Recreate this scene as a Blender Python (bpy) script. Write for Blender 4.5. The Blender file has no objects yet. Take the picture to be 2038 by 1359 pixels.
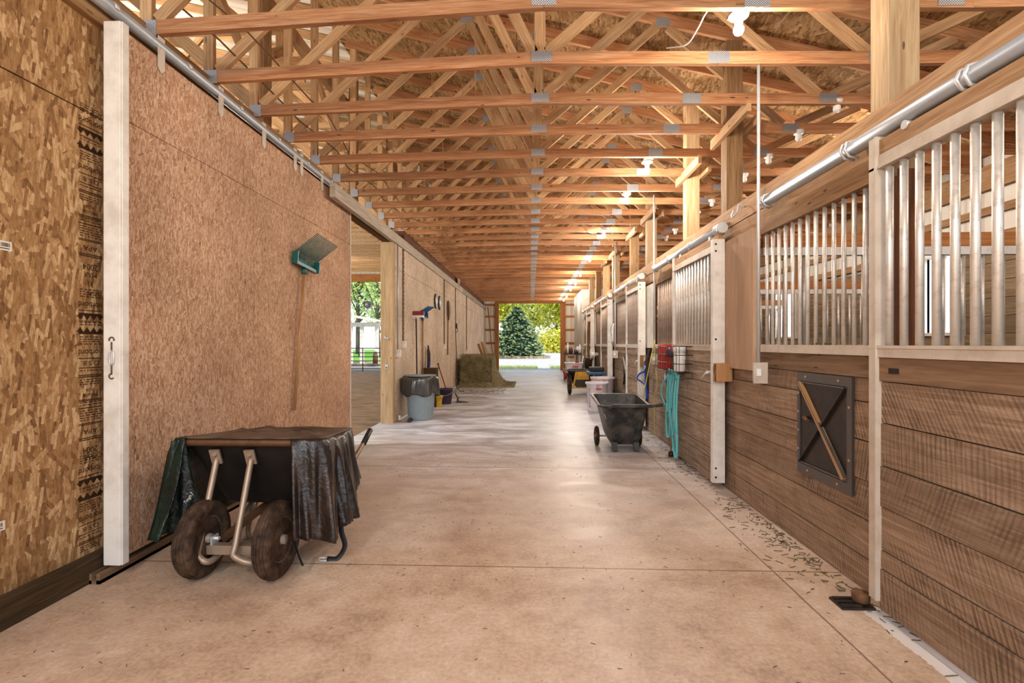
LAMP_W = 19; BACK_W = 56; ARENA_W = 280; STALL_W = 24; SKY = 1.4; SUN = 2.8; EXPO = .9
import bpy, math, random
from mathutils import Vector, Matrix, Euler
R = random.Random(11)
PI = math.pi
COL = bpy.context.scene.collection
V = Vector

# ---------------------------------------------------------------- mesh helper
class MB:
    """collects shapes and links them as ONE mesh object (two uv layers: metres, and a random pair per piece)"""
    def __init__(s):
        s.v = []; s.f = []; s.uv = []; s.rn = []; s.sm = []
    def face(s, idx, uvs=None, rnd=(0.5, 0.5), smooth=False):
        s.f.append(tuple(idx)); s.sm.append(smooth)
        if uvs is None:
            uvs = [(s.v[i][0], s.v[i][1] + s.v[i][2]) for i in idx]
        s.uv.extend([tuple(u) for u in uvs]); s.rn.extend([rnd] * len(idx))
    def beam(s, p0, p1, w, h, up=(0, 0, 1), rnd=None, taper=None):
        p0, p1 = V(p0), V(p1); d = p1 - p0; L = d.length; d = d / L
        up = V(up); side = d.cross(up)
        if side.length < 1e-4:
            side = d.cross(V((1, 0, 0)))
        side.normalize(); u2 = side.cross(d).normalized()
        if rnd is None: rnd = (R.random(), R.random())
        ou, ov = rnd[0] * 17.3, rnd[1] * 9.1
        w1, h1 = (w, h) if taper is None else taper
        b = len(s.v)
        for p, ww, hh in ((p0, w, h), (p1, w1, h1)):
            for a, c in ((-1, -1), (1, -1), (1, 1), (-1, 1)):
                s.v.append(tuple(p + side * (a * ww / 2) + u2 * (c * hh / 2)))
        per = [0, w, w + h, 2 * w + h, 2 * w + 2 * h]
        for k in range(4):
            j = (k + 1) % 4
            s.face((b + k, b + j, b + 4 + j, b + 4 + k),
                   [(ou, ov + per[k]), (ou, ov + per[k + 1]), (ou + L, ov + per[k + 1]), (ou + L, ov + per[k])], rnd)
        s.face((b + 3, b + 2, b + 1, b), [(ou, ov), (ou + .02, ov), (ou + .02, ov + h), (ou, ov + h)], rnd)
        s.face((b + 4, b + 5, b + 6, b + 7), [(ou, ov), (ou + .02, ov), (ou + .02, ov + h), (ou, ov + h)], rnd)
        return s
    def box(s, x0, x1, y0, y1, z0, z1, rnd=None):
        dx, dy, dz = x1 - x0, y1 - y0, z1 - z0
        cx, cy, cz = (x0 + x1) / 2, (y0 + y1) / 2, (z0 + z1) / 2
        if dx >= dy and dx >= dz:
            return s.beam((x0, cy, cz), (x1, cy, cz), dy, dz, (0, 0, 1), rnd)
        if dy >= dz:
            return s.beam((cx, y0, cz), (cx, y1, cz), dx, dz, (0, 0, 1), rnd)
        return s.beam((cx, cy, z0), (cx, cy, z1), dx, dy, (0, 1, 0), rnd)
    def tube(s, pts, r, seg=8, cap=True, closed=False, flat=None, rnd=(.5, .5), smooth=True):
        pts = [V(p) for p in pts]; n = len(pts)
        rs = r if isinstance(r, (list, tuple)) else [r] * n
        tans = []
        for i in range(n):
            if closed: t = pts[(i + 1) % n] - pts[i - 1]
            else: t = pts[min(i + 1, n - 1)] - pts[max(i - 1, 0)]
            tans.append(t.normalized())
        ref = V((0, 0, 1)) if abs(tans[0].z) < .9 else V((1, 0, 0))
        nrm = (ref - tans[0] * ref.dot(tans[0])).normalized()
        b = len(s.v); acc = 0; lens = []
        for i in range(n):
            if i: acc += (pts[i] - pts[i - 1]).length
            lens.append(acc)
            nrm = (nrm - tans[i] * nrm.dot(tans[i]))
            if nrm.length < 1e-5: nrm = tans[i].orthogonal()
            nrm.normalize(); bi = tans[i].cross(nrm)
            for k in range(seg):
                a = 2 * PI * k / seg
                ca, sa = math.cos(a), math.sin(a)
                if flat: ca *= flat[0]; sa *= flat[1]
                s.v.append(tuple(pts[i] + (nrm * ca + bi * sa) * rs[i]))
        m = n if closed else n - 1
        for i in range(m):
            i2 = (i + 1) % n
            for k in range(seg):
                k2 = (k + 1) % seg
                u0, u1 = lens[i], lens[i] + .05 if i2 == 0 else lens[i2]
                c = 2 * PI * rs[i] / seg
                s.face((b + i * seg + k, b + i * seg + k2, b + i2 * seg + k2, b + i2 * seg + k),
                       [(u0, k * c), (u0, (k + 1) * c), (u1, (k + 1) * c), (u1, k * c)], rnd, smooth)
        if cap and not closed:
            s.face([b + k for k in reversed(range(seg))], None, rnd)
            s.face([b + (n - 1) * seg + k for k in range(seg)], None, rnd)
        return s
    def cyl(s, p0, p1, r, seg=16, r1=None, rnd=(.5, .5), smooth=True):
        return s.tube([p0, p1], [r, r if r1 is None else r1], seg, True, False, None, rnd, smooth)
    def lathe(s, prof, seg=24, M=None, rnd=(.5, .5), smooth=True, sx=1, sy=1):
        M = M or Matrix(); b = len(s.v); n = len(prof)
        for (r, z) in prof:
            for k in range(seg):
                a = 2 * PI * k / seg
                s.v.append(tuple(M @ V((r * sx * math.cos(a), r * sy * math.sin(a), z))))
        for i in range(n - 1):
            for k in range(seg):
                k2 = (k + 1) % seg
                s.face((b + i * seg + k, b + i * seg + k2, b + (i + 1) * seg + k2, b + (i + 1) * seg + k),
                       [(k / seg, prof[i][1]), ((k + 1) / seg, prof[i][1]), ((k + 1) / seg, prof[i + 1][1]), (k / seg, prof[i + 1][1])], rnd, smooth)
        if prof[0][0] > 1e-4: s.face([b + k for k in reversed(range(seg))], None, rnd)
        if prof[-1][0] > 1e-4: s.face([b + (n - 1) * seg + k for k in range(seg)], None, rnd)
        return s
    def loft(s, rings, closed=True, cap0=True, cap1=True, smooth=False, rnd=(.5, .5)):
        b = len(s.v); n = len(rings[0])
        for r in rings:
            for p in r: s.v.append(tuple(p))
        for i in range(len(rings) - 1):
            for k in range(n if closed else n - 1):
                k2 = (k + 1) % n
                s.face((b + i * n + k, b + i * n + k2, b + (i + 1) * n + k2, b + (i + 1) * n + k),
                       [(k / n, i * .1), ((k + 1) / n, i * .1), ((k + 1) / n, i * .1 + .1), (k / n, i * .1 + .1)], rnd, smooth)
        if cap0: s.face([b + k for k in reversed(range(n))], None, rnd, False)
        if cap1: s.face([b + (len(rings) - 1) * n + k for k in range(n)], None, rnd, False)
        return s
    def prism(s, poly, dvec, rnd=(.5, .5)):
        d = V(dvec); return s.loft([[V(p) for p in poly], [V(p) + d for p in poly]], True, True, True, False, rnd)
    def quad(s, a, b_, c, d, uvs=None, rnd=(.5, .5), smooth=False):
        b = len(s.v); s.v.extend([tuple(a), tuple(b_), tuple(c), tuple(d)])
        s.face((b, b + 1, b + 2, b + 3), uvs or [(0, 0), (1, 0), (1, 1), (0, 1)], rnd, smooth); return s
    def xf(s, M, start=0):
        for i in range(start, len(s.v)): s.v[i] = tuple(M @ V(s.v[i]))
        return s
    def addmesh(s, verts, faces, M, rnd=(.5, .5)):
        b = len(s.v)
        for v in verts: s.v.append(tuple(M @ V(v)))
        for f in faces: s.face([b + i for i in f], None, rnd)
    def mesh(s, name, mat):
        me = bpy.data.meshes.new(name)
        me.from_pydata(s.v, [], s.f)
        u = me.uv_layers.new(name='UVMap'); r = me.uv_layers.new(name='Rnd')
        u.data.foreach_set('uv', [c for p in s.uv for c in p])
        r.data.foreach_set('uv', [c for p in s.rn for c in p])
        me.polygons.foreach_set('use_smooth', s.sm)
        if mat: me.materials.append(mat)
        me.update(); return me
    def build(s, name, mat, parent=None, bevel=0, subd=0, solid=0):
        o = bpy.data.objects.new(name, s.mesh(name, mat)); COL.objects.link(o)
        if parent: o.parent = parent
        if solid:
            m = o.modifiers.new('solid', 'SOLIDIFY'); m.thickness = solid; m.offset = 0
        if bevel:
            m = o.modifiers.new('bevel', 'BEVEL'); m.width = bevel; m.segments = 2; m.limit_method = 'ANGLE'
        if subd:
            m = o.modifiers.new('sub', 'SUBSURF'); m.levels = subd; m.render_levels = subd
        return o

def tag(o, label=None, cat=None, group=None, kind=None):
    if label: o['label'] = label
    if cat: o['category'] = cat
    if group: o['group'] = group
    if kind: o['kind'] = kind
    return o
def thing(name, label, cat, loc=(0, 0, 0), rz=0, group=None):
    o = bpy.data.objects.new(name, None); COL.objects.link(o); o.empty_display_size = .1
    o.location = loc; o.rotation_euler = (0, 0, rz)
    return tag(o, label, cat, group)
def struct(name, mb, mat, label, **k):
    o = mb.build(name, mat, **k); return tag(o, label, name.split('_')[0], None, 'structure')
def link_copy(o, parent=None):
    c = o.copy(); COL.objects.link(c)
    if parent: c.parent = parent
    return c
def kids(o, cache={}):
    if o.name not in cache: cache[o.name] = [x for x in bpy.data.objects if x.parent == o]
    return cache[o.name]
def copy_tree(o, parent=None):
    c = link_copy(o, parent)
    for ch in kids(o): copy_tree(ch, c)
    return c
def lerp(a, b, t): return a + (b - a) * t
def spline(pts, n=8):
    """Catmull-Rom through pts"""
    P = [V(p) for p in pts]; P = [P[0] * 2 - P[1]] + P + [P[-1] * 2 - P[-2]]; out = []
    for i in range(1, len(P) - 2):
        for k in range(n):
            t = k / n; a, b, c, d = P[i - 1], P[i], P[i + 1], P[i + 2]
            out.append(.5 * ((2 * b) + (c - a) * t + (2 * a - 5 * b + 4 * c - d) * t * t + (3 * b - a - 3 * c + d) * t ** 3))
    out.append(P[-2]); return out
FRAMEX = Matrix(((0, 0, 1, 0), (1, 0, 0, 0), (0, 1, 0, 0), (0, 0, 0, 1)))   # local x->Y, y->Z, z->X : drawings on a wall that faces +X
def text_mesh(mb, s, size, M, sx=1.0, align='CENTER'):
    cu = bpy.data.curves.new('t', 'FONT'); cu.body = s; cu.size = size; cu.align_x = align; cu.resolution_u = 3
    ob = bpy.data.objects.new('t', cu); me = ob.to_mesh()
    mb.addmesh([v.co for v in me.vertices], [tuple(p.vertices) for p in me.polygons], M @ Matrix.Diagonal((sx, 1, 1, 1)))
    ob.to_mesh_clear(); bpy.data.objects.remove(ob); bpy.data.curves.remove(cu)

# ---------------------------------------------------------------- materials
def lin(c):
    return tuple(((x / 255) / 12.92 if x / 255 <= .04045 else ((x / 255 + .055) / 1.055) ** 2.4) for x in c) + (1,)
class N:
    def __init__(s, name, rough=.7, metal=0, spec=.4):
        s.m = bpy.data.materials.new(name); s.m.use_nodes = True; s.t = s.m.node_tree
        s.b = s.t.nodes['Principled BSDF']
        s.b.inputs['Roughness'].default_value = rough; s.b.inputs['Metallic'].default_value = metal
        s.b.inputs['Specular IOR Level'].default_value = spec
    def n(s, t, **k):
        x = s.t.nodes.new(t)
        for a, b in k.items(): setattr(x, a, b)
        return x
    def l(s, a, b): s.t.links.new(a, b)
    def setin(s, node, name, val):
        i = node.inputs[name]
        if hasattr(val, 'is_output') and val.is_output: s.l(val, i)
        else: i.default_value = val
    def coord(s, which='Object'):
        if which == 'UV' or which == 'Rnd':
            x = s.n('ShaderNodeUVMap'); x.uv_map = 'UVMap' if which == 'UV' else 'Rnd'; return x.outputs[0]
        return s.n('ShaderNodeTexCoord').outputs[which]
    def mapping(s, vec, scale=(1, 1, 1), rot=(0, 0, 0), loc=(0, 0, 0)):
        m = s.n('ShaderNodeMapping'); s.l(vec, m.inputs[0])
        m.inputs['Scale'].default_value = scale; m.inputs['Rotation'].default_value = rot; m.inputs['Location'].default_value = loc
        return m.outputs[0]
    def noise(s, vec, scale=5, detail=3, rough=.55, dist=0):
        x = s.n('ShaderNodeTexNoise'); s.l(vec, x.inputs['Vector'])
        x.inputs['Scale'].default_value = scale; x.inputs['Detail'].default_value = detail
        x.inputs['Roughness'].default_value = rough; x.inputs['Distortion'].default_value = dist
        return x.outputs[0]
    def voro(s, vec, scale=5, feature='F1', out='Color', dist='EUCLIDEAN'):
        x = s.n('ShaderNodeTexVoronoi', feature=feature, distance=dist); s.l(vec, x.inputs['Vector']); x.inputs['Scale'].default_value = scale
        return x.outputs[out]
    def wave(s, vec, scale=5, dist=1, detail=2, dscale=1, direction='X'):
        x = s.n('ShaderNodeTexWave', bands_direction=direction); s.l(vec, x.inputs['Vector'])
        for a, b in (('Scale', scale), ('Distortion', dist), ('Detail', detail), ('Detail Scale', dscale)): x.inputs[a].default_value = b
        return x.outputs['Fac']
    def ramp(s, fac, stops, interp='LINEAR'):
        x = s.n('ShaderNodeValToRGB'); s.l(fac, x.inputs[0]); e = x.color_ramp; e.interpolation = interp
        while len(e.elements) < len(stops): e.elements.new(.5)
        for k, (p, c) in enumerate(stops):
            e.elements[k].position = p; e.elements[k].color = lin(c) if len(c) == 3 else c
        return x.outputs[0]
    def math(s, op, a, b=0, c=None):
        x = s.n('ShaderNodeMath', operation=op)
        for i, v in enumerate((a, b) if c is None else (a, b, c)):
            if hasattr(v, 'is_output'): s.l(v, x.inputs[i])
            else: x.inputs[i].default_value = v
        return x.outputs[0]
    def vmath(s, op, a, b):
        x = s.n('ShaderNodeVectorMath', operation=op)
        for i, v in enumerate((a, b)):
            if hasattr(v, 'is_output'): s.l(v, x.inputs[i])
            else: x.inputs[i].default_value = v
        return x.outputs[0]
    def mix(s, fac, a, b, blend='MIX'):
        x = s.n('ShaderNodeMix', data_type='RGBA', blend_type=blend)
        for i, v in ((0, fac), (6, a), (7, b)):
            if hasattr(v, 'is_output'): s.l(v, x.inputs[i])
            elif i == 0: x.inputs[0].default_value = v
            else: x.inputs[i].default_value = lin(v) if len(v) == 3 else v
        return x.outputs[2]
    def sep(s, vec):
        x = s.n('ShaderNodeSeparateXYZ'); s.l(vec, x.inputs[0]); return x.outputs
    def comb(s, x, y, z=0):
        c = s.n('ShaderNodeCombineXYZ')
        for i, v in enumerate((x, y, z)):
            if hasattr(v, 'is_output'): s.l(v, c.inputs[i])
            else: c.inputs[i].default_value = v
        return c.outputs[0]
    def color(s, c):
        if hasattr(c, 'is_output'): s.l(c, s.b.inputs['Base Color'])
        else: s.b.inputs['Base Color'].default_value = lin(c)
        return s
    def bump(s, h, strength=.3, dist=.01):
        x = s.n('ShaderNodeBump'); x.inputs['Strength'].default_value = strength; x.inputs['Distance'].default_value = dist
        s.l(h, x.inputs['Height']); s.l(x.outputs[0], s.b.inputs['Normal']); return s
    def rough(s, v): s.l(v, s.b.inputs['Roughness']); return s

def wood(name, dark, mid, light, us=1.1, vs=26, knots=.5, rough=.75, bump=.15, var=.5, saw=0, dust=None):
    m = N(name, rough, 0, .25)
    oi = m.n('ShaderNodeObjectInfo').outputs['Random']
    uv = m.vmath('ADD', m.coord('UV'), m.comb(m.math('MULTIPLY', oi, 37.7), m.math('MULTIPLY', oi, 91.3)))
    g = m.noise(m.mapping(uv, (us, vs, 1)), 3, 5, .6, 1.2)
    c = m.ramp(g, [(.28, dark), (.5, mid), (.72, light)])
    big = m.noise(m.mapping(uv, (.8, 4, 1)), 1.5, 2)
    r = m.sep(m.coord('Rnd'))[0]
    tone = m.math('ADD', m.math('MULTIPLY', m.math('ADD', r, oi), var * .5), m.math('MULTIPLY', big, .5))
    c = m.mix(1.0, c, m.ramp(tone, [(0.05, (150, 150, 150)), (.9, (255, 255, 255))]), 'MULTIPLY')
    if knots:
        k = m.voro(m.mapping(uv, (3.2, 11, 1)), 1, 'F1', 'Distance')
        c = m.mix(m.math('MULTIPLY', m.math('LESS_THAN', m.math('ADD', k, m.math('MULTIPLY', g, .06)), .105), knots), c, (70, 42, 24))
    h = g
    if saw:
        y = m.sep(uv)
        sh_ = m.math('ADD', y[0], m.math('MULTIPLY', y[1], m.math('MULTIPLY', m.math('SUBTRACT', r, .25), 1.5)))
        sv = m.comb(sh_, m.math('MULTIPLY', y[1], .12), r)
        w = m.math('ADD', m.math('MULTIPLY', m.noise(sv, saw * 6, 3, .6), .75), m.math('MULTIPLY', m.wave(sv, saw, 3, 3, 3), .25))
        wm = m.math('MULTIPLY', m.ramp(w, [(.42, (0, 0, 0)), (.66, (255, 255, 255))]), m.ramp(m.noise(uv, 3.5, 3), [(.3, (70, 70, 70)), (.7, (255, 255, 255))]))
        c = m.mix(m.math('MULTIPLY', wm, .7), c, tuple(int(q * .52) for q in dark))
        h = m.math('ADD', m.math('MULTIPLY', wm, -.8), g)
    if dust:
        d = m.noise(m.mapping(uv, (3, 8, 1)), 4, 4, .7)
        c = m.mix(m.math('MULTIPLY', m.math('GREATER_THAN', d, .62), .5), c, dust)
    m.color(c)
    if bump: m.bump(h, bump, .008)
    return m.m
def osb(name, axes, stops, scale=1.0, spot=0.0, rough=.8, along=1):
    """strand board: layers of stretched, turned strand cells; axes picks the two object axes of the sheet"""
    m = N(name, rough, 0, .2)
    o = m.sep(m.coord('Object')); v2 = m.comb(o[axes[0]], o[axes[1]])
    warp = m.noise(v2, 6 * scale, 2); v2 = m.vmath('ADD', v2, m.comb(m.math('MULTIPLY', warp, .012 / scale), m.math('MULTIPLY', warp, .012 / scale)))
    fine = m.noise(m.mapping(v2, (120 * scale, 26 * scale, 1), (0, 0, .1)), 1, 5, .7, .6)
    x = m.noise(m.mapping(v2, (34 * scale, 9 * scale, 1)), 1, 3, .6, .5)
    def strands(x, rot, ln, wd, off, keep):
        """one layer of overlapping strands: turned rectangles, a share of them shown, each with its own tone"""
        br = m.n('ShaderNodeTexBrick', offset=.37, offset_frequency=2, squash=.62, squash_frequency=3)
        m.l(m.mapping(v2, (scale, scale, 1), (0, 0, PI / 2 + rot), (off, off * 1.7, 0)), br.inputs['Vector'])
        for k_, v_ in (('Color1', (0, 0, 0, 1)), ('Color2', (1, 1, 1, 1)), ('Scale', 1), ('Mortar Size', 0), ('Bias', 0), ('Brick Width', ln), ('Row Height', wd)): br.inputs[k_].default_value = v_
        v = m.sep(br.outputs['Color'])[0]; msk = m.math('GREATER_THAN', v, 1 - keep); tone = m.math('ADD', .12, m.math('MULTIPLY', m.math('FRACT', m.math('MULTIPLY', v, 23.7)), .8))
        return m.math('ADD', m.math('MULTIPLY', tone, msk), m.math('MULTIPLY', x, m.math('SUBTRACT', 1, msk)))
    for rot, ln, wd, off, keep in ((.05, .09, .017, 0, .5), (-.28, .11, .02, 3.1, .4), (.33, .1, .016, 7.7, .35), (-.75, .08, .018, 5.5, .22), (.9, .09, .022, 2.2, .14), (-.1, .13, .024, 9.4, .26), (.16, .075, .013, 4.6, .3)):
        x = strands(x, rot, ln, wd, off, keep)
    x = m.math('ADD', m.math('MULTIPLY', x, .42), m.math('MULTIPLY', fine, .6))
    c = m.ramp(x, stops)
    big = m.noise(v2, 1.3, 3)
    c = m.mix(1.0, c, m.ramp(big, [(.3, (215, 212, 208)), (.7, (255, 255, 255))]), 'MULTIPLY')
    if spot:
        s_ = m.voro(m.mapping(v2, (9, 4.5, 1)), 1, 'F1', 'Distance')
        c = m.mix(m.math('MULTIPLY', m.math('LESS_THAN', m.math('ADD', s_, m.math('MULTIPLY', fine, .12)), .14), spot), c, (96, 62, 40))
    m.color(c); m.bump(x, .12, .004)
    return m.m
def plain(name, c, rough=.6, metal=0, spec=.4, dirt=None, dscale=8, amount=.5, bump=0):
    m = N(name, rough, metal, spec)
    if dirt:
        g = m.noise(m.coord('Object'), dscale, 5, .65)
        m.color(m.mix(m.math('MULTIPLY', m.ramp(g, [(.42, (0, 0, 0)), (.68, (255, 255, 255))]), amount), c, dirt))
        if bump: m.bump(g, bump, .01)
    else: m.color(c)
    return m.m
def glow(name, c, strength):
    m = N(name, .4); m.color(c)
    m.b.inputs['Emission Color'].default_value = lin(c); m.b.inputs['Emission Strength'].default_value = strength
    return m.m

M = {}
M['chord'] = wood('truss lumber', (176, 112, 70), (212, 150, 102), (234, 184, 138), 1.0, 22, .85, dust=None)
M['web'] = wood('web lumber', (190, 136, 88), (220, 172, 122), (240, 206, 160), 1.0, 24, .7)
M['girder'] = wood('dark girder lumber', (74, 44, 26), (104, 64, 38), (128, 84, 52), 1.0, 20, .4)
M['post'] = wood('post lumber', (190, 150, 106), (216, 180, 134), (234, 206, 162), .8, 14, .8)
M['postdark'] = wood('treated post lumber', (134, 98, 62), (166, 126, 84), (190, 152, 108), .8, 14, .5)
M['postbrown'] = wood('brown stall post', (92, 50, 22), (122, 70, 34), (146, 90, 48), .7, 12, .3)
M['header'] = wood('header board', (158, 112, 72), (190, 146, 102), (212, 172, 128), .8, 18, .7)
M['plank'] = wood('rough sawn plank', (126, 99, 76), (153, 125, 100), (178, 151, 126), .8, 14, .25, .85, .35, .9, 13)
M['plankold'] = wood('weathered stall plank', (126, 102, 82), (160, 136, 114), (190, 168, 146), .8, 14, .3, .85, .25, .9, 15)
M['smooth'] = wood('planed rail board', (120, 88, 60), (154, 120, 90), (176, 144, 112), .6, 9, .8)
M['lining'] = wood('stall lining board', (116, 92, 66), (148, 122, 92), (172, 148, 116), .6, 9, .7)
M['ply'] = wood('plywood', (216, 172, 136), (230, 188, 152), (238, 200, 166), .5, 9, .2, var=.2)
M['jamb'] = wood('orange jamb lumber', (164, 96, 48), (198, 126, 70), (222, 156, 96), .8, 16, .5)
M['pale'] = wood('pale weathered board', (176, 160, 140), (206, 192, 172), (226, 214, 196), .8, 16, .4)
M['palewall'] = wood('pale plywood wall', (206, 184, 156), (226, 206, 180), (238, 222, 198), .5, 5, .2, var=.2)
M['oldbase'] = wood('dark base board', (58, 42, 26), (92, 70, 44), (122, 96, 64), .9, 26, .3, .85, .5)
M['handle'] = wood('broom handle wood', (214, 148, 90), (236, 176, 116), (246, 200, 146), 1, 30, 0, .5, 0, .1)
M['osbnear'] = osb('wall strand board', (1, 2), [(.26, (96, 64, 38)), (.40, (148, 108, 68)), (.56, (180, 138, 92)), (.74, (226, 192, 146))], .8)
M['osbdoor'] = osb('door strand board', (1, 2), [(.28, (140, 98, 70)), (.42, (186, 142, 110)), (.56, (208, 168, 136)), (.72, (232, 202, 172))], 2.0, .7)
M['osbfar'] = osb('aisle wall strand board', (1, 2), [(.28, (166, 140, 116)), (.42, (206, 182, 156)), (.56, (222, 202, 178)), (.72, (238, 222, 202))], 1.3, .2)
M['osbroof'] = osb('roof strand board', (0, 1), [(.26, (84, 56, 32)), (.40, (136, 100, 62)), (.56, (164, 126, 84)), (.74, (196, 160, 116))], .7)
def galv(name, c=(196, 192, 184), rust=.35):
    m = N(name, .42, .45, .5); g = m.noise(m.coord('Object'), 14, 5, .7)
    m.color(m.mix(m.math('MULTIPLY', m.ramp(g, [(.5, (0, 0, 0)), (.75, (255, 255, 255))]), rust), c, (122, 84, 56))); return m.m
M['bar'] = galv('galvanised grille bar', (224, 216, 204), .5)
M['barfar'] = plain('brown grille bar', (176, 156, 140), .6, .2, .3, (118, 92, 74), 9, .6)  # brown reflections on the far galvanised bars put into their colour
M['pipe'] = galv('galvanised track pipe', (176, 182, 188), .15)
M['strut'] = galv('dusty galvanised tube', (168, 146, 124), .4)
M['steel'] = galv('zinc plated steel', (206, 206, 204), .1)
m = N('truss plate', .45, .6, .5); pv = m.sep(m.coord('Object'))
tooth = m.math('MULTIPLY', m.math('SINE', m.math('MULTIPLY', pv[0], 420)), m.math('SINE', m.math('MULTIPLY', pv[2], 420)))
m.color(m.ramp(tooth, [(.3, (150, 150, 152)), (.7, (214, 214, 214))])); m.bump(tooth, .4, .003); M['plate'] = m.m
M['white'] = plain('white painted steel', (228, 222, 212), .4, 0, .5, (150, 128, 104), 7, .35)
M['cream'] = plain('cream painted steel', (204, 190, 172), .45, 0, .45, (140, 112, 84), 6, .4)
M['whitepl'] = plain('white plastic', (232, 230, 224), .4)
M['tubwhite'] = plain('dusty white tub plastic', (214, 204, 206), .5, 0, .4, (150, 128, 118), 4, .4)
M['black'] = plain('black plastic', (26, 25, 24), .5, 0, .4)
M['cartblack'] = plain('dusty black cart plastic', (30, 32, 30), .45, 0, .5, (126, 116, 106), 6, .5, .1)
M['tub'] = plain('black barrow tub plastic', (17, 17, 17), .5, 0, .4, (66, 52, 42), 5, .25)
M['rubber'] = plain('dusty tyre rubber', (50, 37, 28), .8, 0, .2, (120, 92, 70), 14, .55, .05)
M['angle'] = plain('highlighted angle iron', (112, 104, 98), .45, .4, .5, (70, 56, 46), 12, .5)  # paler tone that paints the highlight along the brace edges
M['iron'] = plain('dark iron', (50, 46, 44), .45, .5, .5, (98, 70, 50), 9, .4)
M['rust'] = plain('rusty steel', (116, 82, 56), .6, .4, .4, (70, 46, 32), 12, .6)
M['rim'] = plain('grey wheel rim', (168, 156, 144), .5, .4, .4, (70, 54, 42), 9, .5)
M['green'] = plain('dark green plastic', (20, 92, 88), .35, 0, .5)
M['blue'] = plain('blue plastic', (36, 84, 124), .4, 0, .5)
M['red'] = plain('dull red plastic', (128, 38, 36), .6)
M['redbright'] = plain('red plastic', (196, 52, 40), .5)
M['frame'] = plain('feed door frame iron', (88, 82, 78), .45, .4, .5, (104, 76, 56), 9, .4)
M['teal'] = plain('teal webbing', (106, 188, 190), .8, 0, .2)
M['halter'] = plain('blue webbing', (34, 66, 160), .7, 0, .3)
M['yellow'] = plain('yellow plastic', (226, 182, 40), .5)
M['yrope'] = plain('yellow rope', (212, 198, 90), .8)
M['yellowdirty'] = plain('dusty yellow plastic', (206, 152, 46), .6, 0, .3, (96, 72, 42), 14, .6)
M['purple'] = plain('dark purple plastic', (66, 52, 72), .5)
M['grey'] = plain('grey bin plastic', (148, 162, 166), .45, 0, .4, (128, 132, 130), 5, .4)
M['bag'] = plain('black bin bag', (64, 62, 56), .22, 0, .8)
M['dark'] = plain('very dark brown', (40, 32, 28), .7)
M['cord'] = plain('brown cable', (110, 76, 46), .7)
M['chain'] = plain('dusty steel chain', (120, 104, 88), .5, .5)
M['ink'] = plain('stencil ink', (58, 40, 26), .9, 0, .1)
M['paper'] = plain('paper sticker', (222, 214, 200), .7)
M['leather'] = plain('dark tack leather', (38, 30, 28), .5)
M['bulb'] = glow('lit bulb', (255, 250, 240), 14)
M['bulbwarm'] = glow('lit warm bulb', (255, 224, 170), 12)
M['porcelain'] = plain('white porcelain', (240, 238, 232), .3)
# ================================================================ setting
XR_FRONT = 1.76; YEND = 24.55; TZ = 3.335          # stall front plane, end wall, underside of the trusses
def ribbed(name, c1, c2, axis):
    m = N(name, .5, 0, .4); o = m.sep(m.coord('Object'))
    q = m.math('FRACT', m.math('MULTIPLY', o[axis], 4.35))
    rib = m.math('LESS_THAN', m.math('ABSOLUTE', m.math('SUBTRACT', q, .5)), .1)
    c = m.mix(rib, c1, c2); m.color(m.mix(m.math('MULTIPLY', m.noise(m.coord('Object'), 3, 4), .4), c, (170, 150, 126)))
    m.bump(m.math('SUBTRACT', 1, m.math('MULTIPLY', m.math('ABSOLUTE', m.math('SUBTRACT', q, .5)), 4)), .5, .02); return m.m
M['metalx'] = ribbed('ribbed white siding', (226, 214, 198), (204, 190, 172), 0)
M['metaly'] = ribbed('ribbed white side siding', (226, 218, 206), (204, 194, 182), 1)
# concrete
m = N('aisle concrete', .6, 0, .2); o = m.coord('Object'); s = m.sep(o)
n1 = m.noise(o, .9, 6, .6, .6); n2 = m.math('ADD', m.math('MULTIPLY', m.noise(o, 7, 6, .65), .45), m.math('MULTIPLY', m.noise(o, 46, 5, .7), .55)); n3 = m.noise(m.mapping(o, (.55, 1.3, 1)), 2.0, 6, .65, .8)
c = m.ramp(m.math('ADD', m.math('MULTIPLY', n1, .45), m.math('MULTIPLY', n2, .55)), [(.36, (152, 124, 100)), (.5, (198, 169, 143)), (.64, (226, 206, 184))])
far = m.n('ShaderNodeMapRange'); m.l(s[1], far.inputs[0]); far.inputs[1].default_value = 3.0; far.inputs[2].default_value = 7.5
c = m.mix(far.outputs[0], c, m.ramp(n3, [(.34, (150, 146, 148)), (.5, (186, 186, 192)), (.68, (226, 228, 236))]))   # bluish sheen from the far doorway painted in, paler with distance
sp = m.voro(m.mapping(o, (1, 1, 1)), 26, 'F1', 'Distance'); pick = m.noise(o, 3, 2)
c = m.mix(m.math('MULTIPLY', m.math('LESS_THAN', m.math('ADD', sp, m.math('MULTIPLY', pick, .6)), .34), .5), c, (112, 78, 52))
st = m.noise(m.mapping(o, (.8, .8, 1), (0, 0, .6), (3, 1, 0)), 1.6, 5, .7)
c = m.mix(m.math('MULTIPLY', m.ramp(st, [(.56, (0, 0, 0)), (.74, (255, 255, 255))]), .5), c, (134, 100, 78))
ln = None
for ax, pos, wd in ((1, 2.925, .006), (1, 5.28, .007), (1, 6.4, .006), (1, 7.6, .005), (1, 9.9, .006), (1, 12.3, .006), (1, 15.2, .007), (1, 18.5, .008), (0, 1.385, .005)):
    wob = m.math('ADD', s[ax], m.math('MULTIPLY', m.noise(o, 1.5, 2), .012))
    k = m.math('LESS_THAN', m.math('ABSOLUTE', m.math('SUBTRACT', wob, pos + .006)), wd)
    ln = k if ln is None else m.math('MAXIMUM', ln, k)
c = m.mix(m.math('MULTIPLY', ln, .7), c, (96, 68, 48))
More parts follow.
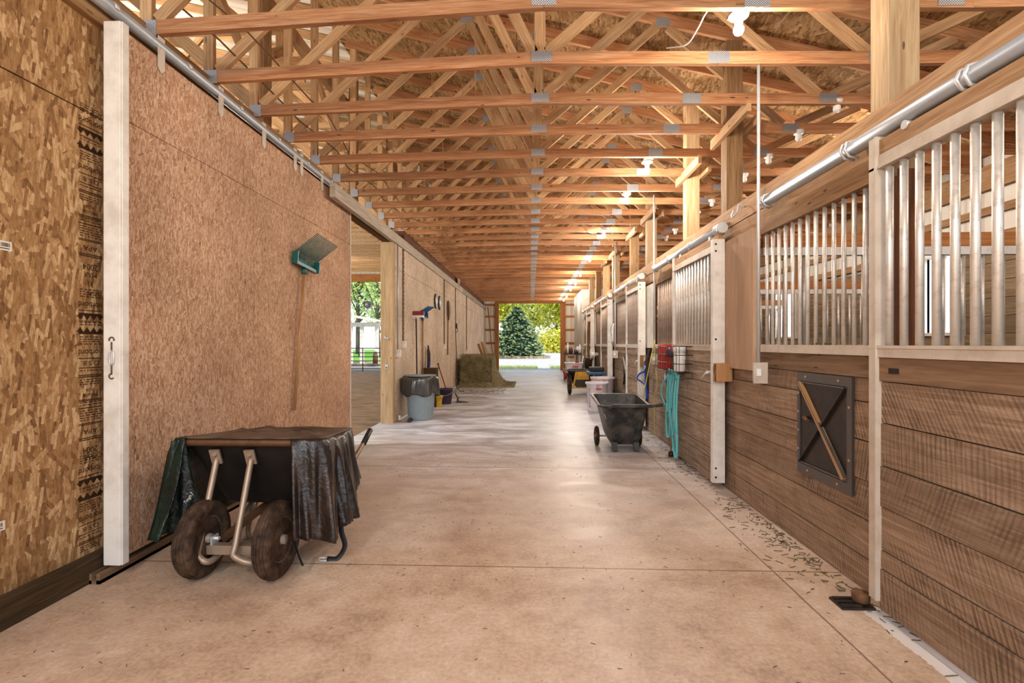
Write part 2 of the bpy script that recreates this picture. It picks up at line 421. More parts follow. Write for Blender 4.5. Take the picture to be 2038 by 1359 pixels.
lime = m.math('MULTIPLY', m.math('LESS_THAN', m.math('ABSOLUTE', m.math('SUBTRACT', m.math('ADD', s[0], m.math('MULTIPLY', n2, .09)), 1.715)), .055), m.math('LESS_THAN', s[1], 2.55))
c = m.mix(m.math('MULTIPLY', lime, .8), c, (232, 226, 220)); m.color(c)
m.rough(m.ramp(m.math('ADD', m.math('MULTIPLY', n3, .7), m.math('MULTIPLY', n2, .3)), [(.3, (146, 146, 146)), (.7, (200, 200, 200))]))
m.bump(m.math('ADD', n2, m.math('MULTIPLY', ln, -2)), .12, .004); M['floor'] = m.m
def soil(name, c1, c2, c3, sc, bump=.6):
    m = N(name, .95, 0, .1); o = m.coord('Object'); n = m.noise(o, sc, 8, .7, .4); w = m.noise(m.mapping(o, (1, 3, 1), (0, 0, .35)), sc * .5, 3)
    m.color(m.ramp(m.math('ADD', m.math('MULTIPLY', n, .6), m.math('MULTIPLY', w, .4)), [(.3, c1), (.5, c2), (.72, c3)])); m.bump(n, bump, .05); return m.m
M['dirt'] = soil('arena dirt', (96, 76, 58), (134, 112, 90), (164, 142, 118), 3)
M['stalldirt'] = soil('stall bedding', (60, 44, 30), (92, 70, 48), (130, 104, 72), 6)
M['gravel'] = soil('pale gravel', (150, 138, 126), (178, 166, 154), (202, 192, 182), 2, .3)
M['lawn'] = soil('lawn', (70, 112, 34), (104, 150, 48), (140, 182, 70), 5)
M['slab'] = soil('curb stone', (110, 96, 78), (150, 134, 112), (186, 170, 146), 4)

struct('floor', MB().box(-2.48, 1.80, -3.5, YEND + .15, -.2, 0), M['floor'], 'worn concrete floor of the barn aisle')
struct('floor_stalls', MB().box(1.80, 5.6, -3.5, YEND + .15, -.2, -.01), M['stalldirt'], 'dark bedding floor of the horse stalls')
struct('floor_arena', MB().box(-13, -2.48, -3.5, YEND + 1.2, -.25, -.04), M['dirt'], 'raked sandy dirt floor of the riding arena')
struct('ground_gravel', MB().quad((-140, YEND + .15, -.06), (140, YEND + .15, -.06), (140, 170, -.06), (-140, 170, -.06)), M['gravel'], 'pale gravel drive outside the barn')
struct('ground_yard', MB().box(-140, 140, -90, -3.5, -.3, -.08), M['gravel'], 'gravel yard')
struct('ground_side', MB().box(-140, -13, -3.5, YEND + .15, -.3, -.08), M['lawn'], 'lawn beside the barn')

# left aisle wall near the camera, and the far one beyond the arena opening
mb = MB(); mb.box(-2.47, -2.44, -1.2, 4.55, .14, 2.572); mb.box(-2.47, -2.44, -1.2, 4.55, 2.58, 3.10)
wl = struct('wall_left', mb, M['osbnear'], 'strand board wall with big flakes and printed stamps at the near left')
mb = MB()
for a, b in ((8.24, 9.46), (9.466, 11.9), (11.906, 14.34), (14.346, 16.78), (16.786, 19.22), (19.226, 21.66), (21.666, YEND)):
    mb.box(-2.265, -2.235, a, b, .02, 2.55); mb.box(-2.265, -2.235, a, b, 2.556, 2.97)
struct('wall_left_far', mb, M['osbfar'], 'long strand board wall lined with tools and hay')
struct('baseboard_left', MB().box(-2.45, -2.385, -1.2, 4.6, 0, .14), M['oldbase'], 'dark rough base board under the near left wall')
struct('trim_1', MB().box(-2.45, -2.395, -1.2, 6.0, 3.085, 3.30), M['postdark'], 'board above the near left wall that carries the door track')
mb = MB(); mb.box(-2.27, -2.205, 5.6, 9.8, 2.955, 3.115); mb.box(-2.27, -2.205, 9.81, 16.3, 2.955, 3.115); mb.box(-2.27, -2.205, 16.31, YEND, 2.955, 3.115)
struct('trim_2', mb, M['pale'], 'pale weathered header board along the top of the far left wall')
mb = MB(); mb.box(-2.56, -2.455, -1.2, 9.0, 3.06, 3.30); mb.box(-2.5, -2.28, 9.0, YEND, 3.12, TZ)
struct('beam_left', mb, M['girder'], 'dark girder the left ends of the trusses sit on')
struct('beam_arena', MB().box(-2.64, -2.57, -1.2, YEND, 4.6, 4.745), M['header'], 'girder under the inner ends of the arena trusses')
# right side
mb = MB()
for a, b in ((-1, 5.6), (5.605, 11.7), (11.705, 16.75)):
    mb.box(1.765, 1.803, a, b, 2.335, 2.495); mb.box(1.77, 1.803, a, b, 2.205, 2.33)
struct('beam_right', mb, M['header'], 'two board header running along the top of all the stall fronts')
mb = MB(); mb.box(1.72, 1.745, 16.9, 18.1, 0, 3.12); mb.box(1.72, 1.745, 18.105, 19.86, 0, 3.12); mb.box(1.745, 5.25, 16.9, 16.93, 0, 3.12)
struct('wall_tack', mb, M['palewall'], 'pale plywood wall past the last stall')
# exterior wall on the stall side, with window openings
WIN = [(6.30, 6.92), (10.1, 11.0), (13.3, 14.1)]
ys = [-1.2]
for a, b in WIN: ys += [a, b]
ys.append(YEND); mb = MB()
for i in range(0, len(ys), 2): mb.box(5.30, 5.33, ys[i], ys[i + 1], 0, 3.5)
for a, b in WIN: mb.box(5.30, 5.33, a, b, 0, 1.44); mb.box(5.30, 5.33, a, b, 2.42, 3.5)
struct('wall_right', mb, M['metaly'], 'ribbed white outer wall behind the stalls')
mb = MB()
for k in range(12):
    z0 = .02 + k * .2
    for i in range(0, len(ys), 2): mb.box(5.235, 5.26, ys[i], ys[i + 1], z0, z0 + .194)
    if z0 + .2 < 1.44:
        for a, b in WIN: mb.box(5.235, 5.26, a, b, z0, z0 + .194)
struct('wall_right_lining', mb, M['lining'], 'horizontal lining boards on the outer stall wall')
mb = MB(); mb.box(5.22, 5.3, -1.2, YEND, 3.06, 3.34); mb.box(5.22, 5.3, -1.2, YEND, 2.46, 2.56); mb.box(5.24, 5.3, -1.2, YEND, 2.78, 2.87)
for y in [x * 2.44 + .2 for x in range(10)]: mb.box(5.17, 5.3, y, y + .14, 2.4, 3.34)
struct('trim_3', mb, M['header'], 'eave beam and girts of the outer stall wall')
for i, (a, b) in enumerate(WIN):
    mb = MB(); mb.box(5.2, 5.33, a - .05, a, 1.4, 2.46); mb.box(5.2, 5.33, b, b + .05, 1.4, 2.46); mb.box(5.2, 5.33, a, b, 2.42, 2.46); mb.box(5.2, 5.33, a, b, 1.4, 1.44)
    mb.box(5.28, 5.3, (a + b) / 2 - .012, (a + b) / 2 + .012, 1.44, 2.42)
    w = struct('window_%d' % (i + 1), mb, M['white'], 'bright stall window with white frame, %s along the outer wall' % ('first', 'second', 'third')[i])
# end wall with the big doorway (x -1.54..1.45) and the arena's own doorway (x -10.6..-6.4)
mb = MB(); mb.box(-2.3, -1.74, YEND, YEND + .03, 0, 3.4); mb.box(1.69, 5.33, YEND, YEND + .03, 0, 3.4); mb.box(-1.74, 1.69, YEND, YEND + .03, 3.40, 3.52); mb.box(-2.3, 5.33, YEND, YEND + .03, 3.4, 3.6)
struct('wall_end', mb, M['metalx'], 'ribbed white end wall beside the far doorway')
mb = MB(); mb.box(-6.3, -2.35, YEND, YEND + .03, -.05, 5); mb.box(-13, -10.7, YEND, YEND + .03, -.05, 5); mb.box(-13, -2.35, YEND, YEND + .03, 4.72, 7.6)
struct('wall_arena_end', mb, M['metalx'], 'ribbed white end wall of the arena above its doorway')
mb = MB(); mb.box(-10.7, -6.3, YEND - .1, YEND + .05, 4.36, 4.74); mb.box(-6.45, -6.3, YEND - .1, YEND + .05, -.05, 4.36); mb.box(-10.7, -10.55, YEND - .1, YEND + .05, -.05, 4.36)
struct('trim_4', mb, M['jamb'], 'wood header and jambs of the arena doorway')
mb = MB(); mb.box(-1.74, -1.55, YEND - .15, YEND + .06, 0, 3.3); mb.box(1.45, 1.69, YEND - .15, YEND + .06, 0, 3.3); mb.box(-1.74, 1.69, YEND - .12, YEND + .06, 3.27, 3.42)
struct('trim_5', mb, M['jamb'], 'orange wood jambs and header of the far doorway')
mb = MB()
for z in (.68, 1.33, 1.98, 2.63, 3.2):
    mb.box(-2.235, -1.74, YEND - .05, YEND, z - .045, z + .045); mb.box(1.69, 5.2, YEND - .05, YEND, z - .045, z + .045)
struct('trim_6', mb, M['jamb'], 'orange girts across the end wall')
# roof deck: 3 in 12, one plane over aisle, stalls and arena
def roofz(x): return 4.795 - .25 * x
mb = MB()
for k in range(22):
    y0 = -1.2 + k * 1.22
    x = -2.6
    for j in range(4):
        x1 = min(x + 2.44, 5.7) if j < 3 else 5.7
        mb.quad((x, y0, roofz(x)), (x, y0 + 1.214, roofz(x)), (x1 - .006, y0 + 1.214, roofz(x1)), (x1 - .006, y0, roofz(x1))); x = x1
        if x >= 5.7: break
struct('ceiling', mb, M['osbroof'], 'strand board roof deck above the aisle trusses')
mb = MB(); mb.prism([(-14, -1.25, roofz(-14) + .02), (5.8, -1.25, roofz(5.8) + .02), (5.8, -1.25, roofz(5.8) + .06), (-14, -1.25, roofz(-14) + .06)], (0, 27.3, 0)); struct('roof', mb, M['metaly'], 'ribbed metal roof over the barn')
mb = MB(); mb.quad((-14, -1.2, roofz(-14)), (-14, 26, roofz(-14)), (-2.6, 26, roofz(-2.6)), (-2.6, -1.2, roofz(-2.6)))
struct('ceiling_arena', mb, M['metaly'], 'pale ribbed roof lining above the arena')

# printed mill stamps and stickers on the near wall (the ink is part of the wall)
WX = -2.4385
def stamp(ytop_z):
    mb = MB()
    def put(s, size, dz, sx=1.0, dy=0):     # upside down, as the sheet was hung
        Mx = Matrix.Translation((WX, 2.697 + dy, ytop_z - dz)) @ FRAMEX @ Matrix.Rotation(PI, 4, 'Z')
        text_mesh(mb, s, size, Mx, sx)
    def bar(dz, h=.004, w=.145, dy=0):
        mb.quad((WX, 2.697 + dy - w / 2, ytop_z - dz - h), (WX, 2.697 + dy + w / 2, ytop_z - dz - h), (WX, 2.697 + dy + w / 2, ytop_z - dz), (WX, 2.697 + dy - w / 2, ytop_z - dz))
    def lines(dz, n, step=.013):
        for k in range(n):
            y = -.066
            while y < .06:
                w = R.uniform(.008, .03); bar(dz + k * step, .0045, min(w, .07 - y), y + w / 2); y += w + R.uniform(.005, .012)
    lines(-.07, 4); put('norbord', .048, 0, .92); bar(.045)
    bar(.062, .012); bar(.104, .003)
    for k in range(4):
        y = 2.634 + k * .042
        mb.prism([(WX, y - .02, ytop_z - .074), (WX, y + .02, ytop_z - .074), (WX, y, ytop_z - .100)], (.0004, 0, 0))
        mb.prism([(WX, y - .02, ytop_z - .165), (WX, y + .02, ytop_z - .165), (WX, y, ytop_z - .139)], (.0004, 0, 0))
    lines(.110, 2); bar(.165, .012); lines(.19, 4); put('norbord', .048, .262, .92); bar(.308); put('O.S.B.', .036, .325, 1.25); bar(.36)
    lines(.375, 1); bar(.40, .005); bar(.409, .005); lines(.425, 3, .012); put('W24', .026, .475); put('PRG-108', .026, .505); bar(.535); bar(.542); lines(.55, 2); bar(.58, .005); lines(.595, 5)
    bar(.665); bar(.672); put('APA', .04, .70, 1.2); bar(.745, .005); bar(.755, .005)
    put('2004', .05, .80, 1.0); put('MAR', .04, .845); put('31', .045, .895); put('A', .036, .95)
    return mb
for k, z in enumerate((2.54, 1.53, .62)):
    mb = stamp(z)
    if k == 2:
        keep = [i for i, f in enumerate(mb.f) if min(mb.v[j][2] for j in f) > .15]
        nb = MB()
        for i in keep:
            b = len(nb.v); nb.v += [mb.v[j] for j in mb.f[i]]; nb.face([b + q for q in range(len(mb.f[i]))])
        mb = nb
    mb.build('printed_stamp', M['ink'], wl)
for y, z in ((2.245, 1.755), (2.215, .46)):
    mb = MB(); mb.box(-2.4398, -2.4386, y - .03, y + .03, z - .022, z + .022); st_ = mb.build('paper_label', M['paper'], wl)
    mb = MB(); x = y - .02
    while x < y + .02:
        w = R.uniform(.001, .004); mb.quad((-2.4383, x, z - .004), (-2.4383, x + w, z - .004), (-2.4383, x + w, z + .014), (-2.4383, x, z + .014)); x += w + R.uniform(.001, .003)
    mb.quad((-2.4383, y - .024, z - .014), (-2.4383, y + .02, z - .014), (-2.4383, y + .02, z - .010), (-2.4383, y - .024, z - .010))
    mb.build('bar_code', M['ink'], st_)

# ================================================================ trusses
YT = [3.065 + .6085 * k for k in range(35)]
ORD = ['first', 'second', 'third', 'fourth', 'fifth', 'sixth', 'seventh', 'eighth', 'ninth', 'tenth', 'eleventh', 'twelfth', 'thirteenth', 'fourteenth', 'fifteenth', 'sixteenth', 'seventeenth', 'eighteenth', 'nineteenth', 'twentieth']
ORD += ['twenty-' + w for w in ORD[:9]] + ['thirtieth'] + ['thirty-' + w for w in ORD[:9]]
def tc(x): return 4.73 - .25 * x
def aisle_truss(dl, dr):
    """dl, dr: how far the camber of the bottom chord drops at the wall and over the stalls"""
    t = thing('roof_truss', 'x', 'truss'); t38 = .038
    def zo(x): return -dl * max(0, .08 - x) / 2.48 - dr * min(max(0, x - .08), 2.6) / 2.4
    def part(name, mb, mat): return mb.build(name, M[mat], t)
    mb = MB()
    for p, q in ((-2.44, .08), (.08, 1.35), (1.352, 2.6), (2.6, 5.3)): mb.beam((p, 0, 3.38 + zo(p)), (q, 0, 3.38 + zo(q)), t38, .089, rnd=(.3, .6) if p < 1 else (.7, .2))
    part('bottom_chord', mb, 'chord')
    part('top_chord', MB().beam((-2.5, 0, tc(-2.5) + .01), (5.6, 0, tc(5.6) + .01), t38, .11), 'chord')
    E = [((-2.40, 3.42), (-2.40, 5.28)), ((-2.33, 3.43), (-.72, 4.85)), ((.02, 3.42), (-.68, 4.84)), ((.12, 3.42), (1.22, 4.36)), ((.07, 3.42), (.07, 4.64)), ((2.4, 3.42), (1.32, 4.34)), ((2.52, 3.42), (3.5, 3.82)), ((5.0, 3.42), (3.6, 3.8))]
    for a, b in E: part('web', MB().beam((a[0], .001, a[1] + zo(a[0])), (b[0], .001, b[1]), .036, .075, (0, 0, 1) if abs(a[0] - b[0]) > .01 else (1, 0, 0)), 'web')
    for x, z, w, h in ((-2.38, 3.375, .1, .1), (.08, 3.385, .15, .075), (1.35, 3.38, .15, .085), (2.47, 3.385, .15, .075), (-.70, 4.865, .13, .09), (1.27, 4.385, .13, .085), (.07, 4.68, .1, .08)):
        z += zo(x) if z < 3.5 else 0
        part('gusset_plate', MB().box(x - w / 2, x + w / 2, -.0225, -.0195, z - h / 2, z + h / 2), 'plate')
    return t
CAM = {0: (.11, .06), 1: (.09, .05), 2: (.06, .045)}
t0 = aisle_truss(.04, .03)
for k, y in enumerate(YT):
    t = aisle_truss(*CAM[k]) if k in CAM else t0 if k == 3 else copy_tree(t0)
    t.location = (0, y, 0)
    tag(t, 'bare lumber roof truss over the aisle, %s from the camera' % ORD[k], 'truss', 'aisle roof trusses')
def arena_truss():
    t = thing('arena_truss', 'x', 'truss')
    MB().beam((-10.5, 0, 4.79), (-2.62, 0, 4.79), .038, .089).build('bottom_chord', M['web'], t)
    MB().beam((-10.5, 0, tc(-10.5)), (-2.62, 0, tc(-2.62)), .038, .1).build('top_chord', M['web'], t)
    for a, b in (((-3.1, 4.83), (-3.1, 5.4)), ((-3.15, 4.83), (-4.2, 5.7)), ((-5.1, 4.83), (-4.3, 5.7)), ((-5.2, 4.83), (-6.3, 6.2))):
        MB().beam((a[0], 0, a[1]), (b[0], 0, b[1]), .036, .085, (0, 0, 1) if a[0] != b[0] else (1, 0, 0)).build('web', M['web'], t)
    return t
a0 = arena_truss()
for k in range(36):
    t = a0 if k == 0 else copy_tree(a0)
    t.location = (0, 2.45 + k * .6085, 0)
    tag(t, 'one of the trusses of the arena roof beyond the left wall', 'truss', 'arena roof trusses')
# braces between aisle wall and arena trusses: posts with diagonal struts
for k, y in enumerate((2.15, 4.60, 7.0, 9.45, 11.9, 14.35, 16.75, 19.2, 21.6)):
    p = thing('arena_post', 'square treated post rising above the left wall, %s from the camera' % ORD[k], 'post', (0, y, 0), 0, 'posts along the arena side')
    dx = 0 if y < 4 or y > 8.4 else .19
    MB().box(-2.73 + dx, -2.64 + dx, -.07, .07, 3.30 if dx else 0, 5.2).build('post_shaft', M['postdark'], p)
    for sgn in (-1, 1):
        MB().beam((-2.64, sgn * .1, 4.0), (-2.64, sgn * .85, 4.57), .04, .09).build('knee_brace', M['web'], p)
    MB().beam((-2.73 + dx, 0, 3.5), (-3.75, 0, 4.58), .04, .12).build('side_brace', M['web'], p)
# ================================================================ left side: sliding door, post, tools
d = thing('sliding_door', 'big strand board sliding door hung on a steel pipe track at left', 'door', (-2.33, 4.5, .07))
def loc(o, *p): return o
Mi = Matrix.Translation((2.33, -4.5, -.07))
def lb(mb, name, mat, parent, **k): return mb.xf(Mi).build(name, M[mat], parent, **k)
mb = MB(); mb.box(-2.362, -2.33, 2.755, 4.14, .08, 2.585); mb.box(-2.362, -2.33, 4.143, 5.4, .08, 2.585); mb.box(-2.362, -2.33, 5.403, 6.41, .08, 2.585); mb.box(-2.362, -2.33, 2.755, 6.41, 2.589, 3.095)
pn = mb.xf(Mi).build('door_panel', M['osbdoor'], d)
mb = MB(); mb.box(-2.368, -2.27, 2.70, 2.753, .07, 3.09); mb.box(-2.27, -2.262, 2.705, 2.753, .07, 3.09)
lb(mb, 'edge_channel', 'white', d, bevel=.004)['label'] = 'white steel edge channel'
mb = MB(); mb.box(-2.372, -2.32, 6.41, 6.418, .08, 3.095); lb(mb, 'end_trim', 'white', d)
for k, y in enumerate((3.08, 3.69, 4.30, 4.88, 5.02, 5.52, 6.1)):
    mb = MB(); mb.prism([(-2.326, y - .028, 3.225), (-2.326, y + .028, 3.225), (-2.326, y + .028, 3.03), (-2.326, y, 3.0), (-2.326, y - .028, 3.03)], (.006, 0, 0))
    lb(mb, 'hanger_strap', 'bar', d)
# turnbuckle hanging on the edge channel
tb = thing('turnbuckle', 'steel hook and turnbuckle hanging on the white door edge channel', 'hook', (-2.318, 2.697, 1.31))
mb = MB(); mb.tube([(0.014 * math.cos(a), 0, .012 + .014 * math.sin(a)) for a in [x * .5 - .4 for x in range(9)]], .004, 6); mb.tube([(0, 0, 0), (0, 0, -.05)], .004, 6); mb.build('hook', M['rust'], tb)
mb = MB()
for s_ in (-.012, .012): mb.tube([(0, 0, -.045), (s_, 0, -.06), (s_, 0, -.115), (0, 0, -.13)], .005, 6)
mb.build('buckle', M['steel'], tb)
mb = MB(); mb.tube([(0, 0, -.125), (0, 0, -.18)], .004, 6); mb.tube([(.014 * math.cos(a), 0, -.19 + .014 * math.sin(a)) for a in [x * .5 + 1.6 for x in range(9)]], .004, 6); mb.build('lower_hook', M['rust'], tb)
# track pipe
tp = thing('track_pipe', 'long grey steel pipe track above the big sliding door at left', 'track', (-2.35, 0, 3.18))
mb = MB(); mb.cyl((0, -1, 0), (0, 8.15, 0), .036, 18); mb.build('pipe', M['pipe'], tp)
for y in [.3 + .608 * k for k in range(13)]:
    mb = MB(); mb.tube([(-.045, y, .045), (-.0, y, .041), (.038, y, .018), (.04, y, -.01)], .012, 6, True, False, (.35, 1.6)); mb.build('pipe_bracket', M['steel'], tp)
gr = MB(); gr.box(-2.384, -2.372, 2.63, 6.3, 0, .055); gr.box(-2.345, -2.325, 2.63, 6.3, 0, .055); gr.box(-2.384, -2.325, 2.63, 6.3, 0, .02)
tag(gr.build('guide_rail', M['smooth']), 'grooved wood floor guide under the left sliding door', 'rail')
# post at the arena opening
p = thing('opening_post', 'heavy square wood post between arena opening and far left wall', 'post', (-2.34, 8.165, 0))
MB().box(-.1, .1, -.072, .072, 0, 2.955).build('post_shaft', M['post'], p)
def ring(parent, x, y, z, r=.025):
    mb = MB(); mb.box(x - .02, x + .02, y - .006, y, z - .004, z + .03); h_ = mb.build('ring_plate', M['steel'], parent)
    mb = MB(); mb.tube([(x + r * math.cos(a), y - .012, z - .02 + r * math.sin(a)) for a in [2 * PI * k / 14 for k in range(14)]], .0045, 6, False, True); mb.build('tie_ring', M['steel'], parent)
ring(p, -.0, -.072, .93)
mb = MB(); mb.box(-.035, .03, -.08, -.072, 1.385, 1.40); mb.cyl((-.02, -.072, 1.41), (-.02, -.1, 1.41), .012, 8); mb.cyl((.02, -.072, 1.385), (.02, -.1, 1.385), .012, 8); mb.build('door_latch', M['steel'], p)
# ---- manure fork on the sliding door (its own thing)
def fork(x, y, ztop, head, tilt, label, name='manure_fork', length=1.38, r=.016, wood='handle', sc=1.0, yaw=0):
    f = thing(name, label, 'fork', (x, y, ztop), 0, None)
    f.rotation_euler = (tilt, 0, 0)
    MB().cyl((0, 0, -length), (0, 0, .01), r, 12).build('fork_handle', M[wood], f)
    mb = MB(); w = .2 * sc
    mb.cyl((0, 0, -.02), (0, 0, .05), r * 1.5, 12)
    mb.box(-.012, .035, -w, w, .04, .07); mb.box(-.012, .0, -w, w, .04, .12)
    for s_ in (-1, 1): mb.box(-.012, .05, s_ * w - .006, s_ * w + .006, .04, .16)
    mb.build('socket', M[head], f)
    mb = MB()
    for k in range(17):
        yy = -w + k * w / 8
        mb.tube([(0, yy, .05), (.0, yy, .15), (.03, yy, .17), (.24 * sc, yy, .33 * sc)], [.006, .006, .006, .004], 5, True, False, (1, 1))
    mb.build('tines', M[head], f)
    return f
fk = fork(-2.285, 4.99, 2.02, 'green', math.radians(-7.5), 'green tined manure fork with wood handle hung on the sliding door')
fk.rotation_euler = (math.radians(-7.2), 0, math.radians(-6))
# ---- tools along the far wall
W = -2.235
def conduit_box(name, label, y, ztop, zbox, twisted=False):
    t = thing(name, label, 'cable', (W, y, zbox))
    pts = []
    n = 60 if twisted else 2
    for k in range(n):
        z = lerp(ztop - zbox, .05, k / (n - 1))
        pts.append((.014 + (.007 * math.sin(k * 1.3) if twisted else 0), (.012 * math.cos(k * 1.3) if twisted else 0), z))
    mb = MB(); mb.tube(pts, .011 if not twisted else .012, 7)
    if twisted: mb.tube([(.014 - .01 * math.sin(k * 1.3), -.014 * math.cos(k * 1.3), q[2]) for k, q in enumerate(pts)], .008, 6)
    mb.build('conduit' if not twisted else 'twisted_cable', M['pipe'] if not twisted else M['chain'], t)
    MB().box(0, .055, -.04, .04, -.075, .05).build('outlet_box', M['bar'], t)
    MB().box(.055, .062, -.03, .03, -.065, .04).build('outlet_cover', M['whitepl'], t)
    return t
conduit_box('wall_outlet', 'white outlet box under straight conduit just past the opening post', 8.34, 3.1, 1.15)
conduit_box('wall_outlet', 'outlet box under a twisted cable left of the red broom', 8.70, 3.1, 1.30, True)
conduit_box('wall_outlet', 'outlet box under a twisted cable beside the hung shovel', 12.87, 2.96, 1.25, True)
conduit_box('wall_outlet', 'outlet box under the twisted cable above the hay bale', 17.35, 2.96, 1.05, True)
br = thing('push_broom', 'push broom with dull red head hung head-up on far left wall', 'broom', (W + .0, 9.5, 0))
MB().cyl((.08, 0, .02), (.06, -.02, 1.80), .013, 10).build('broom_handle', M['dark'], br)
mb = MB(); mb.box(-.0, .2, -.05, .05, 1.80, 1.84); mb.box(.0, .1, -.03, .03, 1.77, 1.8); mb.build('broom_block', M['bar'], br)
mb = MB(); mb.box(0, .21, -.06, .06, 1.84, 1.92); mb.build('bristles', M['red'], br, bevel=.01)
f2 = fork(W + .03, 10.2, 1.79, 'blue', 0, 'blue tined manure fork with wood handle behind the red broom', length=1.1, wood='header', sc=.8)
f2.rotation_euler = (0, 0, math.radians(-12))
for y, lab in ((11.72, 'round pale disc on the far left wall, the one nearer the blue fork'), (12.22, 'round pale disc on the far left wall, the one nearer the hung shovel')):
    t = thing('round_mirror', lab, 'mirror', (W, y, 2.3), 0, 'round discs on the far wall')
    MX = Matrix.Rotation(PI / 2, 4, 'Y')
    MB().lathe([(.0, .0), (.17, 0), (.175, .02), (.165, .035), (.155, .03)], 28, MX).build('dark_rim', M['iron'], t)
    mm = MB().lathe([(.155, .028), (.0, .034)], 28, MX).build('glare_face', M['whitepl'], t)  # white face paints the bright glare on the disc
sh = thing('scoop_shovel', 'wooden handled shovel hung blade-up on the far left wall', 'shovel', (W + .016, 13.4, 0))
MB().cyl((.0, 0, 1.0), (.01, 0, 1.98), .016, 10).build('shovel_handle', M['postdark'], sh); MB().cyl((-.018, .03, 1.97), (.05, .03, 1.98), .006, 8).build('hanging_nail', M['steel'], sh)
mb = MB(); rings = []
for z, w, b in ((1.93, .02, .02), (2.0, .05, .03), (2.08, .105, .035), (2.25, .12, .04), (2.38, .105, .03), (2.46, .05, .015)):
    rings.append([(b + .01, -w, z), (b * .2, -w * .5, z), (0, 0, z), (b * .2, w * .5, z), (b + .01, w, z), (b + .014, w, z), (.02, 0, z), (b + .014, -w, z)])
mb.loft(rings, True, True, True, True); mb.build('shovel_blade', M['rust'], sh)
mb = MB(); mb.tube(spline([(W + .02, 14.75, 2.95), (W + .025, 14.76, 2.0), (W + .02, 14.8, 1.5), (W + .03, 14.9, 1.0), (W + .04, 14.75, .5), (W + .12, 14.2, .12), (W + .3, 13.7, .012), (W + .42, 13.62, .012)], 8), .011, 7)
hz_ = thing('water_hose', 'thin dark hose running down the far wall onto the floor before the hay', 'hose', (W, 14.75, 0)); mb.xf(Matrix.Translation((-W, -14.75, 0))).build('hose', M['iron'], hz_)
mb = MB(); mb.cyl((.045, .06, 1.75), (.045, .07, 1.9), .02, 8); mb.tube([(.045 + .03 * math.cos(a), .06, 1.7 + .06 * math.sin(a)) for a in [2 * PI * k / 12 for k in range(12)]], .008, 6, False, True); mb.build('nozzle', M['iron'], hz_)
mb = MB(); mb.prism([(W + .02, 15.1, 3.30), (W + .02, 15.75, 3.30), (W + .02, 15.35, 2.96)], (.012, 0, 0)); mb.quad((W + .02, 15.2, 3.3), (W + .02, 15.3, 3.3), (W + .02, 15.3, 3.335), (W + .02, 15.2, 3.335))
tag(mb.build('corner_gusset', M['ply']), 'triangular plywood scrap nailed at the top of the far left wall', 'board')
# hanging tack, box and step behind the bin
tk = thing('hanging_halter', 'bundle of dark halters and straps hanging above the grey bin', 'halter', (W + .03, 10.62, 0)); rr = random.Random(5)
mb = MB()
for k in range(7):
    y0 = rr.uniform(-.05, .05); h0 = rr.uniform(1.15, 1.28); h1 = rr.uniform(.72, .85); w = rr.uniform(.02, .06)
    mb.tube(spline([(.02, y0, h0), (.04, y0 - w, lerp(h0, h1, .5)), (.03, y0 - w * .5, h1), (.03, y0 + w * .5, h1), (.05, y0 + w, lerp(h0, h1, .45)), (.02, y0 + .01, h0)], 6), .012, 6, True, False, (1, .4))
mb.build('straps', M['leather'], tk)
mb = MB(); mb.box(.05, .07, -.07, .05, .84, .92); mb.build('blue_tag', M['halter'], tk)
cr = thing('wooden_crate', 'small dark wooden box standing on a stand behind the grey bin', 'box', (W + .17, 10.35, 0))
mb = MB(); mb.box(-.13, .13, -.12, .12, .55, .57); mb.box(-.13, .13, -.12, -.1, .57, .78); mb.box(-.13, .13, .1, .12, .57, .78); mb.box(-.13, -.11, -.1, .1, .57, .78); mb.box(.11, .13, -.1, .1, .57, .78); mb.build('box_sides', M['oldbase'], cr)
mb = MB(); mb.box(-.14, .14, -.13, .13, .775, .80); mb.build('box_lid', M['oldbase'], cr)
mb = MB()
for a in (-.11, .11):
    for b in (-.1, .1): mb.box(a - .02, a + .02, b - .02, b + .02, 0, .55)
mb.build('stand_legs', M['oldbase'], cr)
# trash bin with bag
def bin_body(mb, r0, r1, h, seg=32, rim=.018):
    mb.lathe([(r0 * .96, 0), (r0, .02), (lerp(r0, r1, .93), h * .93), (r1 + rim * .3, h * .935), (r1 + rim, h * .96), (r1 + rim, h), (r1, h), (r1 - .01, h * .97), (r0 - .01, .03), (0, .03)], seg)
tb = thing('trash_bin', 'round grey plastic trash bin lined with a dark bag by the arena opening', 'bin', (-1.90, 8.62, 0))
mb = MB(); bin_body(mb, .215, .26, .72); mb.build('bin_body', M['grey'], tb)
mb = MB()
for k in range(12):
    a = 2 * PI * k / 12; c_, s_ = math.cos(a), math.sin(a); mb.beam((.212 * c_, .212 * s_, .03), (.246 * c_, .246 * s_, .5), .012, .012)
mb.build('ribs', M['grey'], tb)
rr = random.Random(3); mb = MB(); rings = []; seg = 48
ph = [rr.uniform(0, 6.28) for _ in range(6)]
for j, (rad, z) in enumerate(((.20, .60), (.255, .715), (.275, .745), (.292, .735), (.30, .68), (.305, .60), (.30, .52), (.294, .46), (.285, .43))):
    ring_ = []
    for k in range(seg):
        a = 2 * PI * k / seg; amp = .0 if j < 3 else .009 + .005 * (j - 3)
        rd = rad + amp * (math.sin(7 * a + ph[0]) + .7 * math.sin(13 * a + ph[1] + j * .4) + .5 * math.sin(23 * a + ph[2] - j * .3))
        zz = z + (0 if j < 2 else .012 * math.sin(3 * a + ph[3])) + (.03 * math.sin(5 * a + ph[4]) if j > 6 else 0)
        ring_.append((rd * math.cos(a), rd * math.sin(a), zz))
    rings.append(ring_)
mb.loft(rings, True, False, False, True); mb.build('bin_bag', M['bag'], tb, solid=.002)
